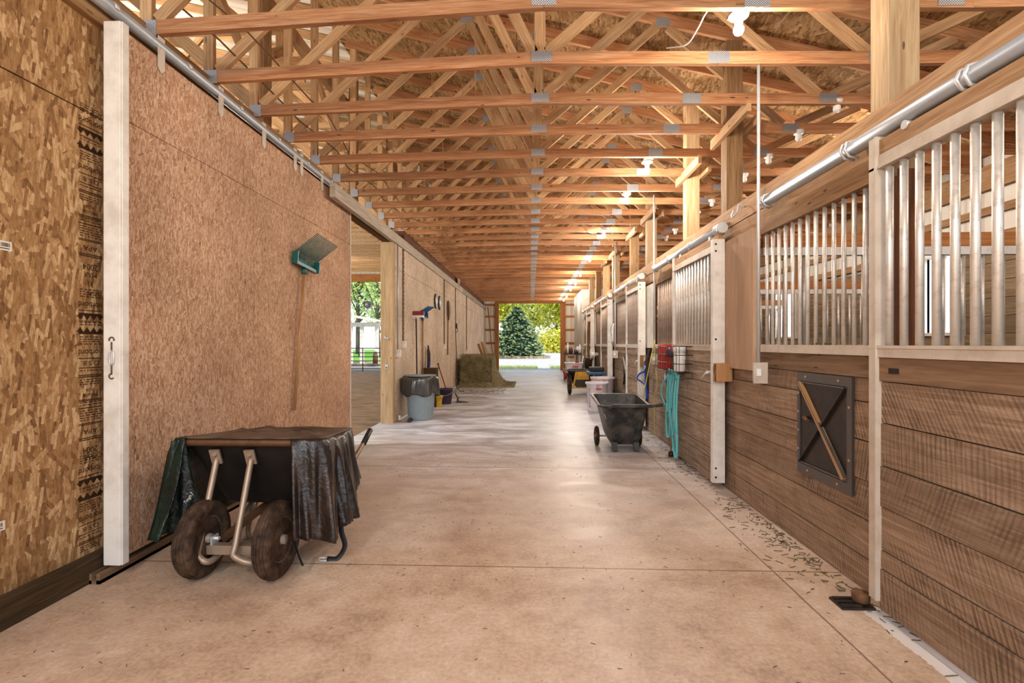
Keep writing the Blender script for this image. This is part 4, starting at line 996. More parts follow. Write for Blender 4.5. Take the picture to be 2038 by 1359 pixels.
t = thing('tack_strap', 'white and dark strap loop hanging just before the fourth stall door', 'strap', (1.715, 10.42, 1.3)); mb = MB()
mb.tube(spline([(0, 0, .42), (-.03, .03, .3), (-.03, .03, .1), (-.02, .0, .04), (-.03, -.04, .12), (-.03, -.03, .3), (0, 0, .42)], 6), .022, 8, True, False, (1, .4)); mb.build('white_strap', M['whitepl'], t)
mb = MB(); mb.tube(spline([(0, .02, .44), (-.04, .05, .3), (-.03, .02, .15)], 6), .018, 8, True, False, (1, .5)); mb.build('dark_strap', M['leather'], t)
t = thing('tack_strap', 'long brown leather strap hanging by the fifth stall door', 'strap', (1.57, 13.54, .95)); mb = MB()
mb.tube(spline([(0, 0, .95), (-.02, .03, .6), (-.02, .02, .3), (-.01, -.02, 0)], 6), .03, 8, True, False, (1, .5)); mb.build('strap', M['rust'], t)
for k, (x, mt, lab) in enumerate(((1.32, 'whitepl', 'white tool handle sticking up out of the yellow wheelbarrow'), (1.38, 'blue', 'blue tool handle sticking up out of the yellow wheelbarrow'))):
    tag(MB().cyl((x - .1, 13.25, .28), (x + .08, 13.35, .98), .014, 8).build('tool_handle', M[mt]), lab, 'tool')
# ================================================================ wheelbarrow with cover
w = thing('wheelbarrow', 'two wheeled wheelbarrow half covered by a dark tarp, left foreground', 'wheelbarrow', (-1.6, 3.1, 0)); O = V((-1.6, 3.1, 0)); Lw = Matrix.Translation(-O)
def taper(mb):                    # the tub narrows towards the handles
    for i, p in enumerate(mb.v):
        t = (p[1] - 2.84) / .97
        mb.v[i] = (lerp(-1.625, -1.69, t) + (p[0] + 1.625) * lerp(1, .74, t), p[1], p[2])
    return mb
def wb(mb, name, mat, parent=None, **k): return mb.xf(Lw).build(name, M[mat], parent or w, **k)
def rrect(x0, x1, y0, y1, z0, z1, r, n=5):
    """rounded rectangle; z0 at y0, z1 at y1"""
    out = []
    for cx, cy, a0 in ((x1 - r, y0 + r, -PI / 2), (x1 - r, y1 - r, 0), (x0 + r, y1 - r, PI / 2), (x0 + r, y0 + r, PI)):
        for k in range(n + 1):
            a = a0 + (PI / 2) * k / n; x, y = cx + r * math.cos(a), cy + r * math.sin(a)
            out.append((x, y, lerp(z0, z1, (y - y0) / (y1 - y0))))
    return out
mb = MB()
rings = [rrect(-1.82, -1.40, 3.0, 3.5, .335, .32, .06), rrect(-1.86, -1.37, 2.965, 3.56, .36, .345, .07), rrect(-2.03, -1.225, 2.865, 3.78, .70, .60, .08), rrect(-2.055, -1.2, 2.845, 3.80, .725, .62, .09),
         rrect(-2.06, -1.195, 2.84, 3.81, .74, .635, .09), rrect(-2.045, -1.21, 2.855, 3.795, .74, .635, .085), rrect(-2.01, -1.24, 2.89, 3.76, .70, .59, .08), rrect(-1.85, -1.38, 2.98, 3.54, .375, .36, .06)]
mb.loft(rings, True, True, True, True); wb(taper(mb), 'tub', 'tub')
mb = MB(); rings = [rrect(-2.066, -1.189, 2.832, 3.818, .712, .607, .095), rrect(-2.072, -1.183, 2.826, 3.824, .735, .63, .1), rrect(-2.062, -1.193, 2.836, 3.814, .748, .642, .095)]
mb.loft(rings, True, False, False, True); r_ = wb(taper(mb), 'tub_rim', 'rust', solid=.006)
def wheel(x, y, r=.212, wd=.095, parent=None, tyre='rubber', hub='rim', M0=None):
    MX = Matrix.Translation((x, y, r)) @ Matrix.Rotation(PI / 2, 4, 'Y')
    if M0 is not None: MX = M0 @ MX
    prof = [(r * .56, -wd * .30), (r * .62, -wd * .42), (r * .78, -wd * .5), (r * .9, -wd * .45), (r * .95, -wd * .34), (r * .96, -wd * .30), (r * .91, -wd * .27), (r * .91, -wd * .24), (r * .985, -wd * .2), (r * .99, -wd * .13), (r * .94, -wd * .11), (r * .94, -wd * .08), (r, -wd * .05), (r, wd * .05), (r * .94, wd * .08), (r * .94, wd * .11), (r * .99, wd * .13), (r * .985, wd * .2), (r * .91, wd * .24), (r * .91, wd * .27), (r * .96, wd * .30), (r * .95, wd * .34), (r * .9, wd * .45), (r * .78, wd * .5), (r * .62, wd * .42), (r * .56, wd * .30)]
    return MX, prof
def add_wheel(x, y, r, wd, parent, Lm, tyre='rubber', hub='rim'):
    MX, prof = wheel(x, y, r, wd)
    mb = MB(); mb.lathe(prof, 36, Lm @ MX); wo = mb.build('wheel', M[tyre], parent)
    mb = MB(); mb.lathe([(0, -wd * .5), (r * .12, -wd * .5), (r * .13, -wd * .2), (r * .34, -wd * .1), (r * .5, -wd * .22), (r * .58, -wd * .33), (r * .6, -wd * .3), (r * .6, wd * .3), (r * .58, wd * .33), (r * .5, wd * .22), (r * .34, wd * .1), (r * .13, wd * .2), (r * .12, wd * .5), (0, wd * .5)], 28, Lm @ MX); mb.build('wheel_hub', M[hub], wo)
    return wo
add_wheel(-1.835, 2.75, .212, .1, w, Lw); add_wheel(-1.41, 2.75, .212, .095, w, Lw)
for q_ in ((-1.80, -1.74), (-1.51, -1.44)):
    MBx = MB().cyl((q_[0], 2.75, .212), (q_[1], 2.75, .212), .011, 10); MBx.box(q_[0 if q_[0] < -1.7 else 0] + .02, q_[0] + .03, 2.73, 2.79, .13, .225); wb(MBx, 'axle', 'steel')
for s_, xa, xb in ((-1, -1.745, -1.83), (1, -1.475, -1.625)):
    xh = -1.92 if s_ < 0 else -1.30
    xb += .0; xa -= .02
    pts = spline([(xb, 2.872, .645), (xb, 2.80, .44), (xb + .01, 2.70, .21), (xb + .015, 2.68, .14), (xa + .0 * s_, 2.72, .10), (lerp(xa, xh, .2), 3.0, .14), (lerp(xa, xh, .55), 3.3, .27), (lerp(xa, xh, .85), 3.6, .39), (xh, 3.88, .53)], 6)
    mb = MB(); mb.tube(pts, .0175, 12); wb(mb, 'frame_tube', 'strut')
    mb = MB(); mb.cyl((xh - .0, 3.86, .52), (xh, 4.03, .60), .021, 12); wb(mb, 'handle_grip', 'black')
    mb = MB(); mb.beam((xb, 2.876, .60), (xb - .004, 2.848, .685), .06, .012, (0, 1, 0)); mb.cyl((xb, 2.838, .66), (xb, 2.88, .66), .013, 8); wb(mb, 'strut_foot', 'strut')
mb = MB(); mb.beam((-1.80, 2.75, .155), (-1.50, 2.75, .155), .05, .05); wb(mb, 'axle_bracket', 'strut')
mb = MB(); mb.beam((-1.78, 2.82, .17), (-1.62, 3.22, .33), .04, .03); mb.beam((-1.53, 2.82, .17), (-1.60, 3.22, .33), .04, .03); mb.beam((-1.72, 3.15, .22), (-1.42, 3.15, .22), .03, .03); wb(mb, 'cross_brace', 'rust')
for x in (-1.86, -1.34):
    mb = MB(); mb.tube(spline([(x * .5 - 1.6 * .5 + (-.05 if x < -1.6 else .05), 3.2, .28), (x, 3.25, .1), (x, 3.27, .02), (x, 3.40, .02), (x, 3.45, .1), (x, 3.5, .36)], 5), .016, 10); wb(mb, 'leg', 'strut')
    mb = MB(); mb.box(x - .03, x + .03, 3.22, 3.44, 0, .012); wb(mb, 'leg_foot', 'strut')
# the tarp: a cover that lies over the tub; top follows the rim, skirts hang at both sides and the back
tp = thing('tarp_cover', 'dark green and brown tarp cover draped over the wheelbarrow', 'tarp', (-1.6, 3.1, 0))
rim_ = rrect(-2.075, -1.18, 2.825, 3.83, .752, .648, .1, 6)      # starts near right-front corner
n = len(rim_)
def hang(path, drop, flare, seed, rows=14, wave=.02, freq=3.0, drops=None):
    q = random.Random(seed); ph_ = [q.uniform(0, 6.28) for _ in range(8)]; mb = MB(); rings = []
    cen = V((-1.62, 3.3, 0)); m_ = len(path)
    for j in range(rows + 1):
        t = j / rows; ring_ = []
        for i, p in enumerate(path):
            p = V(p); out = V((p.x - cen.x, p.y - cen.y, 0)).normalized(); u = i / (m_ - 1)
            dp_ = drop if drops is None else drops(u)
            fold = wave * (t ** .7) * (math.sin(freq * 6.28 * u + ph_[0]) + .6 * math.sin(freq * 13.1 * u + ph_[1] + t * 2) + .35 * math.sin(freq * 23 * u + ph_[2] - t * 3))
            fl = flare(u) if callable(flare) else flare
            bulge = .022 * math.sin(min(1, t * 6) * PI / 2)
            ring_.append(p + out * (bulge + fl * t ** 1.3 + fold) + V((0, 0, -dp_ * t + .006 * math.sin(9 * u + ph_[4] + 7 * t))))
        rings.append(ring_)
    mb.loft(rings, False, False, False, True); return mb
def resample(path, n):
    P = [V(p) for p in path]; d = [0]
    for i in range(1, len(P)): d.append(d[-1] + (P[i] - P[i - 1]).length)
    out = []; j = 0
    for k in range(n + 1):
        q = d[-1] * k / n
        while j < len(P) - 2 and d[j + 1] < q: j += 1
        out.append(P[j].lerp(P[j + 1], min(1, (q - d[j]) / max(1e-6, d[j + 1] - d[j]))))
    return out
def dense(path, k=4):
    out = []
    for i in range(len(path) - 1):
        for q in range(k): out.append(V(path[i]).lerp(V(path[i + 1]), q / k))
    out.append(V(path[-1])); return out
# right skirt: from part way along the front edge, round the right front corner and along the side
right = [(-1.375, 2.822, .755), (-1.31, 2.82, .755)] + rim_[0:14]
mr = hang(resample(right, 130), .5, lambda u: .02 + .06 * max(0, math.sin(PI * max(0, u - .12) / .9)) ** 1.2, 4, 24, .034, 5.2, lambda u: lerp(.56, .60, min(1, u * 3.3)) if u < .3 else lerp(.60, .36, ((u - .3) / .7)) + .05 * math.sin(u * 14))
m1 = N('dusty brown tarp', .3, 0, .7); o = m1.coord('Object'); g1 = m1.noise(o, 4, 5, .6); m1.color(m1.ramp(g1, [(.35, (22, 17, 14)), (.55, (40, 28, 21)), (.75, (72, 52, 40))])); m1.bump(m1.noise(o, 16, 5, .6, 1), .35, .03); M['tarp'] = m1.m
m2 = N('dark green tarp', .35, 0, .5); g2 = m2.noise(m2.coord('Object'), 3, 3); m2.color(m2.ramp(g2, [(.4, (10, 16, 13)), (.6, (14, 40, 28)), (.8, (26, 66, 46))])); m2.bump(m2.noise(m2.coord('Object'), 18, 4, .6, 1), .4, .03); M['tarpgreen'] = m2.m
taper(mr).xf(Lw).build('side_skirt', M['tarp'], tp, solid=.004)
left = rim_[14:28] + [(-2.07, 2.86, .752)]
ml_ = hang(resample(left[::-1][:10], 60), .6, lambda u: .09 * (1 - u) + .04, 9, 18, .03, 1.6, lambda u: lerp(.57, .5, u))
taper(ml_).xf(Lw).build('side_skirt', M['tarpgreen'], tp, solid=.004)
# inner fold of the left skirt hanging just inside the front left corner, carries the maker's name
mb = MB(); rings = []
for j in range(13):
    t = j / 12; z = lerp(.745, .20, t)
    rings.append([(lerp(-2.07, -2.19, t) , 2.83 - .02 * t, z), (lerp(-2.05, -2.11, t), 2.78 + .02 * math.sin(6 * t), z), (lerp(-2.03, -2.07, t), 2.87 - .03 * math.sin(5 * t), z + .005), (lerp(-2.01, -2.0, t), 2.80 + .03 * math.sin(4 * t), z + .01), (lerp(-1.99, -1.96, t ** 1.5), 2.85 + .04 * t, z + .02), (lerp(-1.985, -1.90, t ** 1.5), 2.80 + .1 * t, z + .04)])
mb.loft(rings, False, False, False, True); mb.xf(Lw).build('front_fold', M['tarpgreen'], tp, solid=.004, subd=1)
mb = MB(); MX = Matrix.Translation((-1.945, 2.79, .41)) @ Euler((math.radians(90), math.radians(-48), math.radians(-10))).to_matrix().to_4x4()
text_mesh(mb, 'Tough', .026, MX); text_mesh(mb, '1', .036, MX @ Matrix.Translation((.043, 0, 0))); mb.xf(Lw).build('printed_lettering', M['paper'], tp)
# top
rr = random.Random(2); mb = MB(); rings = []
for j in range(12):
    t = j / 11; ring_ = []
    for i, p in enumerate(dense(rim_ + [rim_[0]], 3)[:-1]):
        c = V((-1.62, 3.35, .69)); v = V(p).lerp(c, t)
        v.z += .02 * math.sin(PI * t) * (1 + .4 * math.sin(v.x * 17) * math.sin(v.y * 13)) - .04 * math.exp(-((v.x + 1.42) / .2) ** 2 - ((v.y - 3.45) / .22) ** 2) * min(1, t * 3) + .012 * math.sin(v.x * 30 + v.y * 20) * math.sin(PI * t)
        ring_.append(v + V((0, 0, .004)))
    rings.append(ring_)
mb.loft(rings, True, False, False, True); m3 = N('dusty tarp top', .6, 0, .35); o = m3.coord('Object'); g = m3.noise(o, 5, 5, .6)
m3.color(m3.ramp(g, [(.35, (58, 44, 34)), (.6, (108, 88, 72))])); m3.bump(m3.noise(o, 20, 4), .3, .02); M['tarptop'] = m3.m
taper(mb).xf(Lw).build('cover_top', M['tarptop'], tp, solid=.004)
mb = MB(); mb.tube(spline([(-1.16, 3.06, .30), (-1.165, 3.05, .16), (-1.13, 3.02, .07), (-1.16, 2.98, .012), (-1.22, 2.97, .01)], 6), .016, 8, True, False, (1, .2)); mb.xf(Lw).build('tie_strap', M['black'], tp)
mb = MB(); mb.tube(spline([(-1.33, 2.79, .19), (-1.30, 2.77, .12), (-1.27, 2.76, .06)], 5), .013, 8, True, False, (1, .2)); mb.xf(Lw).build('tie_strap', M['black'], tp)
mb = MB(); mb.tube(spline([(-1.23, 2.97, .015), (-1.26, 2.96, .02), (-1.25, 2.94, .012), (-1.21, 2.94, .012)], 4), .005, 6); mb.xf(Lw).build('strap_buckle', M['steel'], tp)

# ================================================================ black tilt cart
c = thing('tilt_cart', 'black plastic tilt cart with two wheels beside the second stall', 'cart', (1.12, 6.4, 0)); Lc = Matrix.Translation((-1.12, -6.4, 0))
def cb(mb, name, mat, **k): return mb.xf(Lc).build(name, M[mat], c, **k)
mb = MB()
rings = [rrect(.985, 1.30, 6.16, 6.62, .075, .09, .05), rrect(.95, 1.335, 6.12, 6.66, .16, .17, .05), rrect(.865, 1.40, 6.035, 6.78, .50, .56, .05), rrect(.845, 1.41, 6.02, 6.80, .535, .60, .055), rrect(.80, 1.43, 5.99, 6.83, .55, .615, .07), rrect(.80, 1.43, 5.99, 6.83, .57, .635, .07), rrect(.84, 1.405, 6.03, 6.79, .565, .63, .06), rrect(.97, 1.31, 6.14, 6.64, .2, .2, .05)]
mb.loft(rings, True, True, True, False); cb(mb, 'cart_tub', 'cartblack', bevel=.006)
mb = MB(); mb.box(.97, 1.44, 5.955, 5.995, .545, .585); mb.cyl((1.40, 5.975, .568), (1.56, 6.0, .575), .02, 12); mb.cyl((.93, 6.0, .535), (.99, 5.975, .56), .018, 8); cb(mb, 'push_bar', 'cartblack', bevel=.006)
for x in (.985, 1.245):
    mb = MB(); mb.beam((x + .03, 6.14, .1), (x + .03, 6.10, 0), .06, .06, (0, 1, 0)); cb(mb, 'foot', 'cartblack')
for x in (.845, 1.375): add_wheel(x, 6.46, .125, .05, c, Lc)
mb = MB().cyl((.83, 6.46, .125), (1.40, 6.46, .125), .011, 8); cb(mb, 'axle', 'steel')
mb = MB(); mb.quad((.886, 6.03, .46), (.905, 6.03, .40), (.885, 6.2, .44), (.87, 6.2, .5)); cb(mb, 'warning_label', 'paper')
# ================================================================ white bins
for (x, y, r0, r1, h, lab) in ((1.28, 9.74, .175, .205, .56, 'dusty white round bin, the nearer of the two, with black lettering'), (1.47, 10.33, .195, .228, .62, 'dusty white round bin behind the lettered one')):
    t = thing('white_bin', lab, 'bin', (x, y, 0), 0, 'white round bins by the stalls')
    mb = MB(); mb.lathe([(r0 * .96, 0), (r0, .02), (lerp(r0, r1, .9), h * .91), (r1 + .004, h * .92), (r1 + .022, h * .95), (r1 + .022, h), (r1, h), (r1 - .012, h * .97), (r0 - .01, .03), (0, .03)], 32); mb.build('bin_body', M['tubwhite'], t)
    mb = MB(); mb.box(-.055, .055, -r1 - .025, -r1 + .02, h * .72, h * .745); mb.box(-.06, -.045, -r1 - .02, -r1 + .03, h * .72, h * .93); mb.box(.045, .06, -r1 - .02, -r1 + .03, h * .72, h * .93); g_ = mb.build('bin_handle', M['tubwhite'], t)
    mb = MB(); mb.box(-.055, .055, -r1 - .032, -r1 - .02, h * .78, h * .825); mb.build('red_grip', M['redbright'], t)
    if h < .6:
        mb = MB()
        for k, ch in enumerate('SIICAO'):
            a = math.radians(215); rad = lerp(r0, r1, (.42 - .062 * k) / .56) + .003
            MX = Matrix.Translation((rad * math.cos(a), rad * math.sin(a), (.40 - .062 * k))) @ Matrix.Rotation(a + PI / 2, 4, 'Z') @ Matrix.Rotation(PI / 2, 4, 'X')
            text_mesh(mb, ch, .07, MX, .9)
        mb.build('lettering', M['dark'], t)
# ================================================================ yellow garden cart
y_ = thing('yellow_wheelbarrow', 'dusty yellow and black wheelbarrow parked beyond the white bins', 'wheelbarrow', (1.2, 13.1, 0)); Ly = Matrix.Translation((-1.2, -13.1, 0))
mb = MB(); rings = [rrect(1.13, 1.50, 12.95, 13.5, .22, .22, .05), rrect(.98, 1.56, 12.72, 13.75, .58, .58, .08), rrect(.93, 1.62, 12.68, 13.8, .63, .63, .08), rrect(.97, 1.58, 12.72, 13.76, .62, .62, .07), rrect(1.15, 1.48, 12.97, 13.48, .25, .25, .05)]
mb.loft(rings, True, True, True, True); mb.xf(Ly).build('tray', M['black'], y_)
mb = MB(); mb.box(1.13, 1.50, 12.66, 12.70, .40, .60); mb.beam((1.07, 12.7, .17), (1.14, 12.68, .58), .04, .04, (0, 1, 0)); mb.beam((1.52, 12.7, .17), (1.49, 12.68, .58), .04, .04, (0, 1, 0)); mb.beam((1.05, 12.7, .19), (1.54, 12.7, .19), .03, .03); mb.xf(Ly).build('front_frame', M['yellowdirty'], y_)
mb = MB(); mb.box(1.13, 1.5, 12.70, 12.72, .2, .40); mb.xf(Ly).build('front_panel', M['iron'], y_)
add_wheel(1.0, 12.95, .29, .09, y_, Ly); add_wheel(1.55, 12.95, .29, .09, y_, Ly)
mb = MB(); mb.cyl((1.46, 12.74, .19), (1.5, 12.7, .0), .015, 8); mb.xf(Ly).build('leg', M['yellowdirty'], y_)
mb = MB(); mb.cyl((.9, 12.9, .45), (.86, 13.4, .63), .03, 8); mb.cyl((.88, 12.9, .4), (.92, 12.85, .55), .035, 8); mb.xf(Ly).build('handle_grip', M['red'], y_)
tb = thing('white_crate', 'white plastic crate standing on the yellow wheelbarrow', 'crate', (1.13, 13.2, .63)); mb = MB()
r2 = [rrect(-.20, .20, -.15, .15, 0, 0, .03), rrect(-.22, .22, -.17, .17, .16, .16, .03), rrect(-.24, .24, -.19, .19, .16, .16, .03), rrect(-.24, .24, -.19, .19, .18, .18, .03), rrect(-.21, .21, -.16, .16, .175, .175, .03), rrect(-.19, .19, -.14, .14, .02, .02, .03)]
mb.loft(r2, True, True, True, False); mb.build('crate_body', M['tubwhite'], tb); MB().box(-.05, .1, -.185, -.16, .07, .10).build('red_label', M['redbright'], tb)
tag(MB().lathe([(.05, 0), (.06, .02), (.055, .12), (.02, .2), (0, .2)], 16, Matrix.Translation((1.06, 13.2, .652)) @ Matrix.Rotation(.6, 4, 'Y')).build('white_jug', M['whitepl']), 'white jug leaning in the white crate', 'jug')
tag(MB().lathe([(.045, 0), (.055, .02), (.055, .15), (.03, .2), (0, .2)], 16, Matrix.Translation((1.21, 13.2, .652))).build('red_jar', M['red']), 'dull red jar standing in the white crate', 'jar')
tag(MB().beam((.95, 12.72, .655), (1.5, 12.75, .66), .09, .02).build('board', M['dark']), 'dark board laid across the yellow wheelbarrow', 'board')
# saddle stand / grooming stool with blue top
s = thing('blue_stool', 'low metal stand with blue top beside the fourth stall door', 'stool', (1.42, 10.95, 0))
MB().box(-.2, .19, -.14, .14, .635, .70).build('stool_top', M['blue'], s, bevel=.015); mb = MB(); mb.box(-.15, .16, -.11, .11, .70, .80); mb.build('black_pad', M['black'], s, bevel=.025)
for (a, b_) in ((-.15, -.1), (.13, -.1), (-.15, .1), (.13, .1)): MB().cyl((a * .85, b_, .64), (a * 1.15, b_ * 1.15, 0), .012, 8).build('leg', M['iron'], s)
# work table with clutter in front of the tack room
tb = thing('work_table', 'small wooden table crowded with bottles by the pale plywood wall', 'table', (1.42, 17.6, 0)); MB().box(-.25, .28, -.6, .6, .93, .97).build('table_top', M['dark'], tb)
for (a, b_) in ((-.2, -.55), (.24, -.55), (-.2, .55), (.24, .55)): MB().box(a - .03, a + .03, b_ - .03, b_ + .03, 0, .93).build('leg', M['pale'], tb)
rr = random.Random(6)
items = [('white_bottle', .25, -.5, .05, .3, 'whitepl', 'white bottle'), ('glass_jar', .12, -.45, .07, .14, 'purple', 'dark jar'), ('white_tub', .2, -.2, .08, .24, 'tubwhite', 'white tub'), ('brown_bottle', -.05, -.5, .035, .22, 'rust', 'brown bottle'), ('white_bottle', -.15, -.4, .04, .36, 'porcelain', 'tall white bottle'), ('black_bottle', -.1, -.1, .045, .26, 'black', 'black bottle'), ('red_can', .02, .2, .05, .2, 'red', 'red can'), ('tan_can', -.2, .1, .05, .28, 'handle', 'tan can')]
for nm, x, y, r, h, mt, lab in items:
    mb = MB(); mb.lathe([(r, 0), (r, h * .7), (r * .5, h * .8), (r * .5, h), (0, h)], 16, Matrix.Translation((1.42 + x, 17.6 + y, .97))); tag(mb.build(nm, M[mt]), lab + ' standing on the crowded table by the pale plywood wall', 'bottle' if 'bottle' in nm else nm.split('_')[1])
tag(MB().box(1.60, 1.74, 14.7, 14.95, .0, .75).build('feed_sack', M['paper'], bevel=.05, subd=1), 'pale feed sack leaning by the fifth stall door', 'sack')
tag(MB().lathe([(.09, 0), (.11, .28), (.12, .29), (0, .29)], 18, Matrix.Translation((1.55, 13.55, .635))).build('orange_bucket', M['rust']), 'rusty orange bucket on the back of the yellow wheelbarrow', 'bucket')
t = thing('hose_reel', 'round white hose reel mounted beside the fourth stall front', 'reel', (1.66, 13.2, 1.02)); MX = Matrix.Rotation(-PI / 2, 4, 'Y')
MB().lathe([(.05, -.1), (.05, 0), (.14, .0), (.14, .015), (.06, .02), (.06, .08), (.14, .085), (.14, .1), (0, .1)], 20, MX).build('reel_body', M['whitepl'], t)
# ================================================================ lamps under the trusses
BULBS = [(1.275, 3.13), (1.29, 5.62), (1.29, 6.81), (1.31, 9.05), (1.36, 11.66), (1.40, 14.22), (1.44, 16.25), (1.43, 18.07), (1.47, 20.57), (1.48, 22.48)]
WARM = (4, 5, 8, 9)
for k, (x, y) in enumerate(BULBS):
    t = thing('ceiling_lamp', 'lit bare bulb in a white keyless lampholder under the trusses, %s from the camera' % ORD[k], 'lamp', (x, y, TZ), 0, 'lit bulbs along the aisle')
    MB().box(-.05, .05, -.085, .06, -.014, 0).build('mount_board', M['postdark'], t)
    MB().lathe([(0, -.014), (.056, -.014), (.062, -.022), (.058, -.032), (.03, -.04), (.024, -.075), (0, -.075)][::-1], 24).build('lampholder', M['porcelain'], t)
    MB().lathe([(0, -.145), (.012, -.143), (.024, -.134), (.031, -.118), (.030, -.1), (.02, -.084), (.014, -.072), (0, -.072)], 20).build('bulb', M['bulbwarm' if k in WARM else 'bulb'], t)
    ld = bpy.data.lights.new('bulb_light', 'POINT'); ld.energy = LAMP_W * (1, 1.8, 2, 2.4, 2.6, 2.2, 2.2, 2.2, 2.2, 2.2)[k]; ld.shadow_soft_size = .05; ld.color = (1, .84, .66) if k in WARM else (1, .91, .80) if k < 3 else (1, .97, .93)
    lo = bpy.data.objects.new('bulb_light', ld); COL.objects.link(lo); lo.location = (x, y, TZ - .26)
for k, y in enumerate((4.30, 4.90, 5.51, 6.12, 7.2, 7.8, 9.0, 9.6)):
    t = thing('lampholder', 'small white bulb holder under the trusses over the stalls, %s from the camera' % ORD[k], 'lamp', (2.56, y, TZ), 0, 'unlit bulbs over the stalls')
    MB().lathe([(0, -.10), (.022, -.095), (.03, -.075), (.028, -.05), (.02, -.035), (.045, -.03), (.05, 0), (0, 0)], 16).build('bulb', M['porcelain'], t)
# unseen fill lights added behind camera and over stalls, plus arena floods
for (x, y, z, e) in ((1.25, .2, 3.1, BACK_W * .6), (1.25, -1.6, 3.1, BACK_W * .8), (-1.6, -.6, 3.0, BACK_W * 1.3), (-1.2, -2.4, 2.8, BACK_W), (0, -3.0, 2.4, BACK_W), (-6, 6, 4.3, ARENA_W), (-8, 12, 3.9, ARENA_W), (-9, 19, 3.9, ARENA_W * .7), (3.6, 2.2, 3.2, STALL_W), (3.6, 5.8, 3.2, STALL_W), (3.6, 9, 3.2, STALL_W)):
    ld = bpy.data.lights.new('fill_light', 'POINT'); ld.energy = e; ld.shadow_soft_size = .12; ld.color = (1, .91, .79)
    lo = bpy.data.objects.new('fill_light', ld); COL.objects.link(lo); lo.location = (x, y, z)
t = thing('flood_lamp', 'bright white flood lamp under the arena trusses seen through the opening', 'lamp', (-4.72, 13.402, 4.745))
MB().box(-.1, .1, -.12, .12, -.05, 0).build('lamp_housing', M['white'], t); MB().box(-.09, .09, -.11, .11, -.07, -.05).build('lamp_lens', M['bulb'], t)
# cables
mb = MB(); pts = []
for k in range(40):
    y = 1.8 + k * .42; pts.append((-2.24 + .006 * k + .03 * math.sin(k * 1.7), y, 3.445 + .02 * math.sin(k * 2.3)))
mb.tube(pts, .007, 6); tag(mb.build('brown_cable', M['cord']), 'brown cable strung along the left ends of the trusses', 'cable')
mb = MB(); pts = []
for k in range(40):
    y = 1.8 + k * .42; pts.append((-1.95 - .004 * k + .05 * math.sin(k * 1.1 + 1), y, 3.47 + .04 * math.sin(k * 1.9)))
mb.tube(pts, .006, 6); tag(mb.build('thin_cable', M['cord']), 'thin brown cable lying across the tops of the bottom chords at left', 'cable')
mb = MB(); mb.tube(spline([(1.2, 3.07, 3.325), (1.08, 3.08, 3.32), (1.05, 3.2, 3.28), (1.04, 3.4, 3.30), (.98, 3.66, 3.43)], 6), .0045, 6)
tag(mb.build('white_wire', M['porcelain']), 'loose white wire hanging by the nearest lit bulb', 'wire')
for k, (x, y) in enumerate(((1.05, 9.1), (1.2, 16.3))):
    mb = MB(); mb.tube(spline([(x + .2, y, 3.32), (x + .05, y, 3.30), (x - .03, y + .03, 3.33), (x - .05, y + .1, 3.42)], 5), .007, 6)
    tag(mb.build('white_wire', M['porcelain']), 'stub of white wire under the trusses beside the %s lit bulb' % ('fourth', 'seventh')[k], 'wire')
for k, (x, y, sd) in enumerate(((-.95, 5.2, 1), (-1.05, 6.4, 2), (-.4, 4.4, 3))):
    rr = random.Random(sd); mb = MB()
    for q in range(2):
        x1 = x + rr.uniform(-.2, .1); mb.tube(spline([(x1, y, tc(x1) - .06), (x1 + rr.uniform(-.05, .1), y + .05, tc(x1) - .5), (x1 + rr.uniform(-.02, .14), y + .06, 3.46)], 5), .004, 5)
    tag(mb.build('baling_twine', M['handle']), 'strands of twine hanging inside the roof trusses, bunch %s' % ('over the left third of the aisle', 'farther back over the left third', 'nearest the ridge webs')[k], 'twine')

# ================================================================ outdoors
def leafmat(name, c1, c2, c3):
    m = N(name, .7, 0, .2); r = m.sep(m.coord('Rnd'))[0]
    m.color(m.ramp(r, [(.0, c1), (.5, c2), (1, c3)]))
    m.b.inputs['Subsurface Weight'].default_value = 0
    tr = m.n('ShaderNodeBsdfTranslucent'); ad = m.n('ShaderNodeMixShader'); ad.inputs[0].default_value = .35
    m.l(m.b.inputs['Base Color'].links[0].from_socket, tr.inputs[0]); out = m.t.nodes['Material Output']
    m.l(m.b.outputs[0], ad.inputs[1]); m.l(tr.outputs[0], ad.inputs[2]); m.l(ad.outputs[0], out.inputs[0]); return m.m
M['leafy'] = leafmat('yellow green leaves', (164, 172, 52), (214, 208, 76), (246, 234, 120))
M['leafg'] = leafmat('fresh green leaves', (146, 166, 96), (192, 206, 128), (228, 232, 168))
M['spruce'] = leafmat('blue green needles', (30, 56, 46), (84, 116, 88), (210, 214, 150))
M['bark'] = plain('grey bark', (96, 82, 70), .9)
def leaf(mb, c, s, rr, rnd):
    a = V((rr.gauss(0, 1), rr.gauss(0, 1), rr.gauss(0, 1))).normalized(); b = a.orthogonal().normalized(); b.rotate(Matrix.Rotation(rr.uniform(0, 6.28), 3, a)); d = a.cross(b)
    mb.quad(c - b * s, c - d * s * .6, c + b * s, c + d * s * .6, None, (rnd, rnd))
